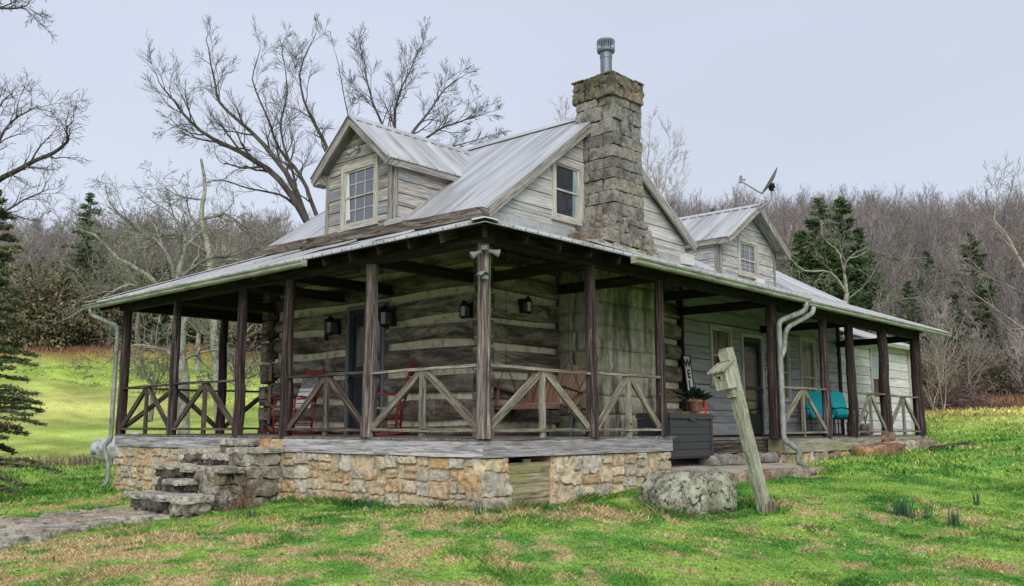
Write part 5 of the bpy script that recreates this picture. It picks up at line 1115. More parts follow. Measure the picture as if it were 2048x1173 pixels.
def bmesh_from(name, br, mat_, minr=0.0):
    """all branches of one tree in one mesh; br = list of (points, radii)"""
    groups = {}
    for P, r in br:
        P = np.asarray(P, float); s = 8 if r[0] > .09 else (5 if r[0] > .03 else 3); groups.setdefault((len(P), s), []).append((P, np.maximum(np.asarray(r, float), minr)))
    Vs = []; Fs = []; Rs = []; base = 0
    for (K, s), L in groups.items():
        P = np.stack([p for p, _ in L]); r = np.stack([q for _, q in L]); T = np.gradient(P, axis=1); T /= np.linalg.norm(T, axis=2, keepdims=True)+1e-9
        ref = np.where(np.abs(P[:, -1]-P[:, 0])[:, 2:3] > .8*np.linalg.norm(P[:, -1]-P[:, 0], axis=1)[:, None], np.array([[1., 0, 0]]), np.array([[0, 0, 1.]]))[:, None, :]
        A = np.cross(T, ref); A /= np.linalg.norm(A, axis=2, keepdims=True)+1e-9; B = np.cross(A, T)
        t = 2*pi*np.arange(s)/s; V = P[:, :, None]+r[:, :, None, None]*(A[:, :, None]*np.cos(t)[:, None]+B[:, :, None]*np.sin(t)[:, None]); n = len(L)
        idx = base+np.arange(n*K*s).reshape(n, K, s); q = np.stack([idx[:, :-1], np.roll(idx, -1, 2)[:, :-1], np.roll(idx, -1, 2)[:, 1:], idx[:, 1:]], -1)
        Vs.append(V.reshape(-1, 3)); Fs.append(q.reshape(-1, 4)); Rs.append(np.repeat(rg.random(n), (K-1)*s)); base += n*K*s
    return npmesh(name, np.concatenate(Vs), np.concatenate(Fs), mat_, rnd=np.concatenate(Rs))
def npv(v): return np.array([v[0], v[1], v[2]], float)
def branch(br, p, d, L, r, lev, rnd, wig=.25, trop=.12, kids=(5, 5, 4), ratio=.55, ang=(.5, 1.0), K=6, tip=.004, flat=0):
    p = npv(p); d = npv(d); d /= np.linalg.norm(d); P = [p]; dirs = [d]
    for k in range(K-1):
        d = d+rnd.normal(0, wig, 3)*(.6 if k == 0 else 1)+np.array([0, 0, trop]); d /= np.linalg.norm(d); P.append(P[-1]+d*L/(K-1)); dirs.append(d)
    R_ = [r+(max(tip, r*.28)-r)*k/(K-1) for k in range(K)]; br.append((np.array(P), R_))
    if lev <= 0: return
    n = kids[min(lev-1, len(kids)-1)]
    sproutp(br, P, dirs, R_, L, lev, rnd, n, wig, trop, kids, ratio, ang, tip, flat, K)
def sproutp(br, P, dirs, R_, L, lev, rnd, n, wig, trop, kids, ratio, ang, tip, flat, K, t0=.25):
    m = len(P)
    for i in range(n):
        t = t0+(1-t0)*(i+rnd.random())/n if i < n-1 else 1.0
        f = t*(m-1); k = min(int(f), m-2); q = P[k]+(P[k+1]-P[k])*(f-k); d = dirs[min(k+1, m-1)]
        a = rnd.uniform(*ang)*(.5 if t == 1 else 1); ax = np.cross(d, rnd.normal(0, 1, 3)); ax /= np.linalg.norm(ax)+1e-9
        nd = d*cos(a)+np.cross(ax, d)*sin(a)
        if flat: nd[2] *= (1-flat)
        rr = R_[k]*(.62 if t < 1 else .9)
        branch(br, q, nd, L*ratio*rnd.uniform(.7, 1.25)*(1.15-.45*t), max(rr*.8, tip), lev-1, rnd, wig, trop, kids, ratio, ang, max(4, K-1), tip, flat)
def limb(br, pts, r0, r1, lev, rnd, n=9, L=2.0, **kw):
    """a main limb through given points, then side branches"""
    P = [npv(p) for p in pts]; Q = []
    for i in range(len(P)-1):
        a = P[max(i-1, 0)]; b = P[i]; c = P[i+1]; d = P[min(i+2, len(P)-1)]
        for t in (0, .33, .66): Q.append(.5*((2*b)+(-a+c)*t+(2*a-5*b+4*c-d)*t*t+(-a+3*b-3*c+d)*t**3)+rnd.normal(0, .012, 3)*L)
    Q.append(P[-1]); m = len(Q); R_ = [r0+(r1-r0)*(k/(m-1))**.8 for k in range(m)]; br.append((np.array(Q), R_))
    dirs = [(Q[min(k+1, m-1)]-Q[max(k-1, 0)]) for k in range(m)]; dirs = [d/np.linalg.norm(d) for d in dirs]
    o = dict(wig=.22, trop=.1, kids=(5, 5, 5), ratio=.55, ang=(.45, 1.0), tip=.004, flat=0, K=6); o.update(kw)
    sproutp(br, Q, dirs, R_, L/o['ratio'], lev, rnd, n, o['wig'], o['trop'], o['kids'], o['ratio'], o['ang'], o['tip'], o['flat'], o['K'], .15)
def tree(name, label, trunk, limbs, m, mt, seed, group=None, cat='tree', tiny=.004, **kw):
    rnd = np.random.default_rng(seed); b0_ = trunk[0][0][0]; E_ = empty(name, label, cat, (b0_[0], b0_[1], b0_[2]), 0, group); I_ = Matrix.Translation((-b0_[0], -b0_[1], -b0_[2]))
    tb = []
    for pts, r0, r1 in trunk: 
        P = [npv(p) for p in pts]; Q = []
        for a, b in zip(P, P[1:]): Q += [a, (a+b)/2+rnd.normal(0, .04, 3)]
        Q.append(P[-1]); tb.append((np.array(Q), [r0+(r1-r0)*k/(len(Q)-1) for k in range(len(Q))]))
    o = bmesh_from('trunk', tb, m); o.parent = E_; o.matrix_parent_inverse = I_
    lb = []
    for (pts, r0, r1, lev, n, L) in limbs: limb(lb, pts, r0, r1, lev, rnd, n, L, **kw)
    o = bmesh_from('crown', lb, mt, tiny); o.parent = E_; o.matrix_parent_inverse = I_
    return E_
def A_(lst, a, da=0.0, seed=0):     # photo directions at distance a, each point wandering nearer or farther
    rr = np.random.default_rng(seed+11); d = 0; out = []
    tot = rr.uniform(-da, da)
    for i, (x, y) in enumerate(lst): out.append(npv(at(x, y, a+tot*i/max(1, len(lst)-1))))
    return out
# 1  the tall bare tree behind the front roof
a1 = 38.; gp = at(668, 850, a1); base = npv((gp.x, gp.y, gz(gp.x, gp.y)))
fk = npv(at(618, 452, a1)); fk2 = npv(at(655, 500, a1))
tree('bare_tree', 'tall dark bare forked tree rising behind the front dormer roof', [([base, npv(at(664, 640, a1)), fk2, fk], .34, .20)], [
    (A_([(618, 452), (560, 360), (480, 305), (400, 262), (350, 205), (318, 165)], a1, 3, 1), .17, .02, 3, 14, 1.74),
    (A_([(618, 452), (572, 345), (500, 262), (440, 205), (428, 150), (412, 80)], a1, 3, 2), .15, .02, 3, 14, 1.74),
    (A_([(645, 490), (632, 430), (600, 350), (560, 300), (530, 225), (505, 160), (520, 100)], a1, 3, 3), .12, .015, 3, 12, 1.56),
    (A_([(655, 500), (668, 400), (660, 310), (618, 225), (600, 150), (632, 68)], a1, 3, 4), .15, .015, 3, 13, 1.56),
    (A_([(600, 420), (585, 340), (560, 260), (575, 180), (565, 110)], a1, 4, 9), .08, .012, 3, 12, 1.7),
    (A_([(500, 300), (440, 290), (385, 250), (345, 255)], a1, 3, 12), .05, .01, 3, 10, 1.4),
    (A_([(590, 412), (560, 390), (500, 378), (440, 360), (395, 375)], a1, 2, 5), .07, .012, 2, 8, 1.2),
    (A_([(655, 500), (672, 380), (700, 290), (690, 200), (672, 110)], a1, 3, 6), .08, .012, 3, 10, 1.20)], M_barkd, M_barkt, 21, tiny=.006, trop=.07, kids=(7, 6, 6), wig=.2, ratio=.58, ang=(.35, .8))
gp = at(800, 850, 37.); base = npv((gp.x, gp.y, gz(gp.x, gp.y)))
tree('bare_tree', 'bare spreading tree behind the ridge between front dormer and chimney', [([base, npv(at(800, 500, 37.)), npv(at(795, 310, 37.))], .3, .14)], [
    (A_([(795, 310), (765, 250), (738, 180), (725, 110)], 37., 3, 1), .09, .012, 3, 12, 1.38),
    (A_([(795, 310), (790, 220), (815, 150), (850, 78)], 37., 3, 2), .09, .012, 3, 12, 1.38),
    (A_([(800, 300), (850, 235), (890, 180), (930, 150)], 37., 3, 3), .09, .012, 3, 12, 1.38),
    (A_([(800, 320), (870, 265), (930, 240), (978, 225)], 37., 3, 4), .08, .012, 3, 11, 1.29),
    (A_([(800, 330), (880, 300), (940, 285), (985, 270)], 37., 3, 5), .06, .01, 3, 9, 1.10)], M_barkd, M_barkt, 22, tiny=.006, trop=.07, kids=(7, 6, 6), wig=.2, ratio=.58, ang=(.35, .8))
# 2  left edge tree and the overhanging branch
gp = at(-120, 950, 24.); base = npv((gp.x, gp.y, gz(gp.x, gp.y)))
tree('bare_tree', 'dark crooked bare tree entering the view at the left edge', [([base, npv(at(-95, 600, 24.)), npv(at(-60, 420, 24.))], .32, .2)], [
    (A_([(-60, 420), (-10, 365), (50, 335), (105, 305), (135, 285), (132, 262), (148, 240)], 24., 1.5, 1), .10, .012, 3, 14, 1.1),
    (A_([(-60, 420), (-20, 320), (10, 260), (50, 225), (80, 215)], 24., 2, 2), .08, .01, 3, 12, 1.1),
    (A_([(-60, 420), (-40, 280), (0, 210), (20, 190)], 24., 2, 3), .08, .01, 3, 10, 1.0),
    (A_([(-70, 470), (0, 430), (50, 400), (95, 380)], 24., 2, 5), .06, .01, 3, 10, 1.0)], M_barkd, M_barkt, 23, tiny=.0042, wig=.3, trop=.05)
gp = at(-420, 1000, 16.); base = npv((gp.x, gp.y, gz(gp.x, gp.y)))
tree('bare_tree', 'bare tree whose branch tips hang into the top left corner', [([base, npv(at(-400, 400, 16.)), npv(at(-330, 60, 16.))], .3, .16)], [
    (A_([(-330, 60), (-180, 10), (-60, 12), (20, 18), (55, 10)], 16., 1, 1), .07, .008, 3, 16, .62), (A_([(-330, 60), (-200, -60), (-60, -70), (30, -50)], 16., 1, 2), .06, .008, 2, 9, .6)], M_barkd, M_barkt, 24, tiny=.0032, wig=.32, trop=-.03)
# 3  hemlock at the left
def conifer(name, label, base, h, spread, m, seed, z0=.12, n=70, tuft=.2, droop=.3, per=26, group=None, tilt=0, trunk_m=None):
    rnd = np.random.default_rng(seed); E_ = empty(name, label, 'tree', tuple(base), 0, group)
    tr = [(np.array([(0+tilt*t*h, 0, h*t) for t in np.linspace(0, 1, 8)]), list(np.linspace(h*.018+.05, .02, 8)))]; V = []; Fq = []; Rr = []
    for i in range(n):
        t = z0+(1-z0)*((i+rnd.random())/n); az = rnd.random()*2*pi; L = spread*(1-t)**.75*rnd.uniform(.55, 1.15)+.15; k = 6; p0 = np.array([tilt*t*h, 0, h*t]); P = []
        for q in range(k):
            s = q/(k-1); P.append(p0+np.array([cos(az)*L*s, sin(az)*L*s, L*(.12*s-droop*s*s*(1.2-t))+rnd.normal(0, .02)]))
        P = np.array(P); tr.append((P, list(np.linspace(max(.012, L*.012), .006, k))))
        m_ = int(per*(.5+L)); s = rnd.random(m_)**.7; f = s*(k-1); ki = np.minimum(f.astype(int), k-2); c = P[ki]+(P[ki+1]-P[ki])*(f-ki)[:, None]+rnd.normal(0, tuft*.35, (m_, 3))*np.array([1, 1, .5])
        d = np.array([cos(az), sin(az), -.15])+rnd.normal(0, .8, (m_, 3)); d /= np.linalg.norm(d, axis=1)[:, None]; w = np.cross(d, rnd.normal(0, 1, (m_, 3))); w /= np.linalg.norm(w, axis=1)[:, None]
        l = tuft*rnd.uniform(.5, 1.2, m_)[:, None]; V.append(np.stack([c-d*l*.5, c+w*l*.16, c+d*l*.6, c-w*l*.16], 1)); Rr.append(np.full(m_, rnd.random())*.6+rnd.random(m_)*.4)
    o = bmesh_from('trunk', tr, trunk_m or M_barkd, .006); o.parent = E_; V = np.concatenate(V); K = len(V)
    o = npmesh('crown', V.reshape(-1, 3), np.arange(K*4).reshape(K, 4), m, smooth=False, rnd=np.concatenate(Rr)); o.parent = E_
    return E_
gp = at(-62, 960, 17.); conifer('hemlock', 'drooping brown-green hemlock at the left edge of the lawn', (gp.x, gp.y, gz(gp.x, gp.y)), 6.0, 1.35, M_needb, 5, .06, 170, .10, .22, 170)
gp = at(150, 850, 99.); conifer('pine', 'loose grey-green pine beyond the hay field at left', (gp.x, gp.y, gz(gp.x, gp.y)), 17.5, 4.6, M_need, 8, .08, 110, .42, .1, 34)
# 4  pale gnarled trees
a4 = 27.; gp = at(372, 872, a4); base = npv((gp.x, gp.y, gz(gp.x, gp.y)))
tree('gnarled_tree', 'pale lichened gnarled tree seen through the left end of the porch', [([base, npv(at(368, 760, a4)), npv(at(362, 650, a4)), npv(at(352, 560, a4))], .19, .12)], [
    (A_([(362, 660), (320, 600), (260, 570), (200, 600), (130, 640)], a4, 3, 1), .09, .015, 3, 12, 1.3), (A_([(362, 640), (300, 555), (240, 520), (190, 470), (120, 450)], a4, 3, 2), .10, .015, 3, 12, 1.3),
    (A_([(352, 560), (330, 500), (290, 470), (240, 430), (215, 400)], a4, 3, 3), .10, .015, 3, 12, 1.3), (A_([(352, 560), (370, 480), (345, 430), (300, 400)], a4, 3, 4), .09, .015, 3, 11, 1.2),
    (A_([(362, 650), (420, 600), (480, 580), (540, 600), (580, 650)], a4, 3, 5), .09, .015, 3, 12, 1.3), (A_([(352, 565), (410, 520), (470, 510), (530, 480)], a4, 3, 6), .08, .015, 3, 11, 1.2),
    (A_([(366, 720), (320, 700), (270, 690), (220, 720), (195, 745)], a4, 2, 7), .06, .01, 3, 10, .9), (A_([(366, 720), (430, 700), (490, 720), (520, 760)], a4, 2, 8), .06, .01, 3, 10, .9)], M_barkp, M_barkp, 31, tiny=.0055, wig=.34, trop=.0, flat=.25)
a5 = 34.; gp = at(445, 850, a5); base = npv((gp.x, gp.y, gz(gp.x, gp.y)))
tree('gnarled_tree', 'pale trunk with broken top standing between the left roof edge and the tall bare tree', [([base, npv(at(425, 620, a5)), npv(at(418, 510, a5)), npv(at(402, 440, a5)), npv(at(410, 380, a5)), npv(at(402, 318, a5))], .17, .05)], [
    (A_([(418, 510), (350, 470), (290, 480), (230, 500)], a5, 3, 1), .09, .015, 3, 12, 1.5), (A_([(410, 470), (380, 430), (370, 380)], a5, 2, 2), .07, .012, 3, 9, 1.2),
    (A_([(405, 440), (450, 430), (500, 460), (560, 470)], a5, 3, 3), .07, .012, 3, 10, 1.3), (A_([(420, 530), (470, 520), (530, 540), (590, 520)], a5, 3, 4), .08, .012, 3, 10, 1.3), (A_([(410, 400), (350, 390), (300, 350)], a5, 3, 6), .05, .01, 3, 9, 1.2)], M_barkp, M_barkp, 32, tiny=.0055, wig=.3, trop=.04)
a6 = 50.; gp = at(1690, 838, a6); base = npv((gp.x, gp.y, gz(gp.x, gp.y)))
tree('gnarled_tree', 'pale gnarled tree with wide crooked limbs behind the far porch roof', [([base, npv(at(1688, 740, a6)), npv(at(1690, 640, a6)), npv(at(1694, 585, a6))], .2, .14)], [
    (A_([(1694, 590), (1660, 545), (1610, 540), (1570, 510), (1555, 490)], a6, 4, 1), 0.085, .02, 3, 11, 2.0), (A_([(1694, 590), (1690, 530), (1730, 500), (1790, 520), (1850, 515), (1885, 530)], a6, 4, 2), 0.085, .02, 3, 12, 2.0),
    (A_([(1694, 585), (1680, 510), (1650, 480), (1640, 440)], a6, 4, 3), 0.065, .02, 3, 9, 1.6), (A_([(1690, 640), (1750, 620), (1800, 600), (1850, 590), (1890, 560)], a6, 4, 4), 0.078, .02, 3, 12, 1.8),
    (A_([(1690, 650), (1770, 640), (1830, 650), (1885, 645)], a6, 4, 5), 0.065, .02, 3, 11, 1.6), (A_([(1694, 600), (1740, 560), (1780, 470), (1800, 450)], a6, 4, 6), 0.058, .02, 3, 10, 1.6), (A_([(1690, 620), (1640, 600), (1590, 600)], a6, 3, 8), .08, .02, 3, 9, 1.5)], M_barkp, M_barkp, 33, tiny=.010, wig=.36, trop=.0, kids=(6, 6, 5))
# 7  thin trees beside the chimney
for (px, top, a, w_, lab, sd) in ((1310, 250, 60., 50, 'fine-twigged bare tree just right of the chimney', 3), (1135, 238, 62., 26, 'bare treetop showing above the main ridge left of the chimney', 4)):
    gp = at(px, 850, a); base = npv((gp.x, gp.y, gz(gp.x, gp.y))); fk_ = npv(at(px-5, top+190, a))
    tree('bare_tree', lab, [([base, npv(at(px, 620, a)), fk_], .2, .12)], [(A_([(px-5, top+190), (px-w_*.3, top+100), (px-w_*.2, top)], a, 2, 1), .09, .01, 3, 12, 1.9), (A_([(px-5, top+190), (px+w_*.4, top+110), (px+w_*.6, top+30)], a, 2, 2), .09, .01, 3, 12, 1.9), (A_([(px-5, top+190), (px+w_*.6, top+150), (px+w_, top+100)], a, 2, 3), .07, .01, 3, 10, 1.6)], M_barkf2, M_barkf2, 40+sd, tiny=.009, trop=.15)
gp = at(2110, 860, 42.); base = npv((gp.x, gp.y, gz(gp.x, gp.y)))
tree('bare_tree', 'brown bare tree leaning in from the right edge', [([base, npv(at(2090, 700, 42.)), npv(at(2060, 560, 42.))], .25, .14)], [
    (A_([(2060, 560), (2020, 480), (1990, 440), (2000, 380)], 42., 3, 1), .1, .012, 3, 12, 1.7), (A_([(2070, 600), (2010, 570), (1960, 540), (1930, 500)], 42., 3, 2), .08, .012, 3, 11, 1.6), (A_([(2085, 680), (2020, 640), (1980, 610), (1940, 580)], 42., 3, 4), .07, .012, 3, 10, 1.4), (A_([(2060, 560), (2060, 450), (2040, 380)], 42., 3, 3), .09, .012, 3, 10, 1.6)], M_barkf, M_barkf, 51, tiny=.007)
def spreading(px, a, top, w_, seed, lab, m):
    gp = at(px, 850, a); z0 = gz(gp.x, gp.y); zt_ = (852-top)/1811*a+CAM.z; h = zt_-z0; rnd = np.random.default_rng(seed); b0 = np.array([gp.x, gp.y, z0]); fk = b0+np.array([rnd.normal(0, .3), rnd.normal(0, .3), h*rnd.uniform(.22, .34)]); L_ = []
    for i in range(9):
        az = 2*pi*(i+rnd.random()*.8)/9; el = rnd.uniform(.15, 1.25); W = w_*cos(el)*rnd.uniform(.8, 1.2); H = (h-(fk[2]-z0))*(.15+.85*sin(el)); s = b0+(fk-b0)*rnd.uniform(.75, 1); P = [s]
        for q in (.33, .66, 1): P.append(s+np.array([cos(az)*W*q, sin(az)*W*q, H*q**1.2])+rnd.normal(0, w_*.06, 3))
        L_.append((P, .014*h*.5, .02, 3, 10, h*.10))
    return tree('spreading_tree', lab, [([b0, (b0+fk)/2+rnd.normal(0, .1, 3), fk], .018*h, .013*h)], L_, m, m, seed, 'spreading bare trees beyond the left roof', tiny=.014, wig=.32, trop=.02, kids=(5, 5, 4))
for (px, a, top, w_, lab) in ((40, 97., 430, 6.5, 'spreading bare tree behind the hemlock top'), (108, 100., 395, 7, 'spreading bare tree left of the grey-green pine'), (205, 97., 400, 7.5, 'spreading bare tree right of the grey-green pine'), (268, 96., 385, 7, 'pale spreading tree above the left end of the porch gutter'), (325, 99., 360, 7.5, 'spreading bare tree left of the broken pale trunk'),
        (390, 80., 400, 6.5, 'spreading tree behind the broken pale trunk'), (470, 82., 395, 6.5, 'spreading tree between the pale trunk and the tall dark tree'), (535, 70., 430, 5.5, 'spreading tree in front of the tall dark tree'), (590, 85., 400, 6, 'spreading tree just left of the front dormer'), (480, 46., 520, 5, 'low tangled tree behind the second bay of the porch'), (300, 50., 560, 5, 'low tangled tree seen through the left porch posts')):
    spreading(px, a, top, w_, 500+px, lab, M_barkp)
# pale leafless shrubs and the brush heap at the edge of the lawn
def shrub(name, label, px, py, a, h, n, m, seed, spread=.7, group=None, lev=2):
    q = at(px, py, a); b = (q.x, q.y, gz(q.x, q.y)); rnd = np.random.default_rng(seed); br = []
    for i in range(n):
        az = rnd.random()*2*pi; s = rnd.random()*spread; branch(br, np.array([rnd.normal(0, .25*spread), rnd.normal(0, .25*spread), -.05]), np.array([cos(az)*s, sin(az)*s, 1]), h*rnd.uniform(.6, 1.1), .022*h/2, lev, rnd, wig=.16, trop=.05, kids=(5, 6), ratio=.5, ang=(.3, .8))
    o = bmesh_from(name, br, m, .005); o.location = b; tag(o, label, 'shrub', group); return o
shrub('shrub', 'pale leafless shrub right of the end post of the far porch', 1875, 812, 44., 3.3, 9, M_paletwig, 1); shrub('shrub', 'pale leafless shrub behind the brush heap', 1930, 808, 49., 3.8, 9, M_paletwig, 2); shrub('shrub', 'thin pale bush in front of the hillside at the right edge', 2005, 806, 51., 3.6, 10, M_paletwig, 6)
q = at(1905, 828, 45.); rnd = np.random.default_rng(77); br = []
for i in range(620):
    u, v = rnd.normal(0, .42, 2); hgt = max(.05, 1.35*math.exp(-(u*u+v*v)*2.2)*rnd.random()); p = np.array([u*2.6, v*1.3, hgt]); d = rnd.normal(0, 1, 3)*np.array([1, 1, .35]); branch(br, p, d, rnd.uniform(.6, 1.5), rnd.uniform(.008, .028), 1, rnd, wig=.3, trop=-.05, kids=(4,), ratio=.5)
o = bmesh_from('brush_heap', br, M_brush, .006); o.location = (q.x, q.y, gz(q.x, q.y)); o.rotation_euler = (0, 0, TH-pi/2); tag(o, 'reddish tangled heap of cut brush at the edge of the lawn', 'brush heap')

# hillside woods: nearest trees individually, the rest as one mass
def proto_bare(seed, h, m, nt=4, tip=.011, cone=1.0):
    rnd = np.random.default_rng(seed); br = []; K = 8; top = np.array([rnd.normal(0, .3), rnd.normal(0, .3), h]); 
    P = np.array([top*np.array([1, 1, 1])*(k/(K-1))+rnd.normal(0, .07, 3)*(0 if k == 0 else 1) for k in range(K)]); R_ = list(np.linspace(h*.007+.02, .02, K)); br.append((P, R_)); n = 24
    for i in range(n):
        t = .16+.82*(i+rnd.random())/n; f = t*(K-1); k = min(int(f), K-2); q = P[k]+(P[k+1]-P[k])*(f-k); az = rnd.random()*2*pi; L = h*.30*(1.2-.8*t)*cone*rnd.uniform(.7, 1.2)
        branch(br, q, np.array([cos(az), sin(az), .75+t]), L, .03*(1.3-t)+.012, 2, rnd, wig=.2, trop=.12, kids=(5, 6), ratio=.45, ang=(.35, .8), K=5, tip=tip)
    return bmesh_from('hillside_tree', br, m, tip)
M_barkf3 = stonem('hillside_bark_grey', [(.24, .22, .215), (.34, .31, .31), (.17, .155, .15)], scale=.8, bs=.1)
protos = [proto_bare(101, 13, M_barkf), proto_bare(102, 15, M_barkf3, cone=1.25), proto_bare(103, 12, M_barkf2, cone=1.5), proto_bare(104, 14, M_barkf, cone=1.2), proto_bare(105, 5.0, M_barkf2, cone=1.5)]
def proto_cedar_old(seed, h, w_):
    rnd = np.random.default_rng(seed); n = 5200; t = rnd.random(n)**1.15; az = rnd.random(n)*2*pi; lump = .72+.35*np.sin(az*3+t*9+seed)+.2*np.sin(az*7-t*23); r = w_*(1-t)**.7*lump*(1-.45*rnd.random(n)**2)+.1
    c = np.c_[np.cos(az)*r, np.sin(az)*r, .06*h+t*h*.96]+rnd.normal(0, .08, (n, 3)); d = np.c_[np.cos(az), np.sin(az), .7+0*az]+rnd.normal(0, .5, (n, 3)); d /= np.linalg.norm(d, axis=1)[:, None]; w = np.cross(d, rnd.normal(0, 1, (n, 3))); w /= np.linalg.norm(w, axis=1)[:, None]
    l = rnd.uniform(.18, .5, n)[:, None]; V = np.stack([c-d*l*.4, c+w*l*.25, c+d*l*.7, c-w*l*.25], 1); o = npmesh('cedar', V.reshape(-1, 3), np.arange(n*4).reshape(n, 4), M_need, smooth=False, rnd=np.clip(.5+.5*np.sin(az*3+t*9)+rnd.normal(0, .2, n), 0, 1)*.95)
    tk = bmesh_from('trunk', [(np.array([(0, 0, h*.95*k/6) for k in range(7)]), list(np.linspace(.14, .03, 7)))], M_barkd); tk.parent = o
    return o
def cedar2(seed, h, w_):
    E_ = conifer('cedar', 'x', (0, 0, 0), h, w_, M_need, seed, .04, 170, .17, -.12, 120); return E_
cedars = [cedar2(1, 9, 2.5), cedar2(2, 11, 3.0), cedar2(3, 7, 2.3)]
def proto_scrub(seed, h, m, n=2600):
    rnd = np.random.default_rng(seed); br = []
    for i in range(9): az = rnd.random()*6.28; branch(br, np.array([0, 0, 0.]), np.array([cos(az)*.8, sin(az)*.8, 1]), h*.8, .04, 2, rnd, wig=.2, trop=.05, kids=(5, 5), ratio=.5, tip=.012)
    pts = np.concatenate([p for p, _ in br]); c = pts[rnd.integers(len(pts), size=n)]+rnd.normal(0, .22, (n, 3)); d = rnd.normal(0, 1, (n, 3)); d /= np.linalg.norm(d, axis=1)[:, None]; w = np.cross(d, rnd.normal(0, 1, (n, 3))); w /= np.linalg.norm(w, axis=1)[:, None]; l = rnd.uniform(.08, .24, n)[:, None]
    V = np.stack([c-d*l*.5, c+w*l*.3, c+d*l*.5, c-w*l*.3], 1); return npmesh('scrub', V.reshape(-1, 3), np.arange(n*4).reshape(n, 4), m, smooth=False, rnd=rnd.random(n))
M_scrub = stonem('olive_scrub', [(.11, .12, .06), (.16, .14, .08), (.07, .10, .05), (.2, .155, .10)], scale=.8, bs=.1); M_scrubb = stonem('brown_scrub', [(.2, .15, .12), (.26, .2, .165), (.15, .12, .10)], scale=.8, bs=.1)
protos += [proto_scrub(301, 3.6, M_scrub), proto_scrub(302, 3.0, M_scrubb, 1600)]
gnp = protos+[[c for c in e.children if c.name.startswith('crown')][0] for e in cedars[:2]]
for o, (px, a, lb_) in zip(protos[5:], ((1890, 51., 'low olive scrub bush behind the brush heap'), (1835, 52., 'low brown scrub bush left of the brush heap'))):
    q = at(px, 830, a); o.location = (q.x, q.y, gz(q.x, q.y)-.1); tag(o, lb_, 'shrub')
rw_ = np.random.default_rng(12); pts_ = []
while len(pts_) < 4300:
    a = sqrt(rw_.uniform(48**2, 215**2)); t = rw_.uniform(-.72, .72); b = a*t; x = CAM.x+a*cos(TH)+b*sin(TH); y = CAM.y+a*sin(TH)-b*cos(TH); pts_.append((x, y, a, t))
pts_ = np.array(pts_); wm, _, lim_ = woodsmask(pts_[:, :2]); dl = pts_[:, 2]-lim_; keep = (wm > .6)
# thinner in the wedge that the house hides
hid = (pts_[:, 3] > -.26) & (pts_[:, 3] < .17); keep &= ~(hid & (rw_.random(len(pts_)) < .55)); pts_ = pts_[keep]; pz_ = ground_np(pts_[:, :2]); pts_ = pts_[:, :]
order = np.argsort(pts_[:, 2]); first = [True]*7; GRP = 'bare trees on the wooded hillside'; far = []; cnt = 0
for i in order:
    x, y, a, t = pts_[i]; k = int(rw_.choice([0, 1, 2, 3, 4], p=[.26, .22, .16, .22, .14])); s = rw_.uniform(.6, 1.2)*(min(1, .42+max(0, a-50)/110.) if t > 0 else 1)
    vis = t < -.26 or t > .17
    if .30 < t < .42 and a < 72: continue
    lim_py = (375+rw_.random()**.7*75) if t > .1 else (425+rw_.random()*75); hmax = (852-lim_py)/1811*a+CAM.z-pz_[i]; s = min(s, max(.25, hmax/(13, 15, 12, 14, 5)[k]))
    if vis and cnt < 255:
        if first[k]: o = protos[k]; first[k] = False
        else: o = protos[k].copy(); COL.objects.link(o)
        o.location = (x, y, pz_[i]-.1); o.rotation_euler = (0, 0, rw_.random()*6.28); o.scale = (s, s, s)
        if k == 4: tag(o, 'low bushy bare tree among the hillside woods', 'tree', 'low bushy trees on the wooded hillside')
        else: tag(o, 'bare grey-brown tree on the wooded hillside', 'tree', GRP)
        cnt += 1
    else: far.append((x, y, pz_[i]-.1, k, s))
    if rw_.random() < (.8 if t < -.2 else (.30 if fbm(np.array([[x*.03, y*.03, 0]]), 2, 5)[0] > .5 else .07)): far.append((x+1.5, y+1.5, pz_[i]-.1, 7+int(rw_.integers(2)), rw_.uniform(.45, .95)))
# conspicuous evergreens on the hillsides
CG = 'dark cedars on the wooded hillsides'; ce = [(1655, 760, 64, 1, 1.2), (1700, 760, 66, 0, 1.5), (1732, 755, 67, 1, 1.02), (1618, 760, 62, 2, 1.5), (1752, 740, 69, 0, 1.05), (1670, 770, 60, 2, 1.4), (1640, 760, 66, 0, 1.2), (1775, 740, 72, 2, .9), (1600, 760, 70, 1, .8), (1850, 690, 75, 2, 1.0), (1960, 720, 70, 0, 1.15), (1925, 740, 68, 2, .95), (1880, 600, 150, 0, 1.2), (1930, 560, 170, 2, 1.3), (1780, 600, 130, 1, .8), (1430, 560, 150, 1, 1.3), (1415, 560, 145, 0, 1.25), (1470, 570, 150, 2, 1.2), (1575, 640, 110, 1, 1.1), (1985, 540, 175, 1, .9),
    (220, 690, 112, 1, 1.2), (160, 695, 110, 0, 1.3), (110, 700, 108, 2, 1.4), (520, 690, 112, 1, 1.2), (560, 680, 110, 0, 1.2), (470, 690, 115, 2, 1.4), (300, 680, 125, 0, 1.1), (400, 670, 125, 1, .9), (60, 690, 115, 1, 1.1), (500, 640, 140, 1, 1.1), (350, 690, 108, 2, 1.0), (600, 690, 105, 2, 1.3), (30, 690, 108, 0, 1.2), (260, 640, 140, 1, 1.1), (2030, 700, 80, 0, 1.0)]
ce += [(px_, 700, 97+rw_.random()*4, int(rw_.integers(3)), rw_.uniform(.65, 1.1)) for px_ in range(-60, 640, 26)]
fc = [True]*3
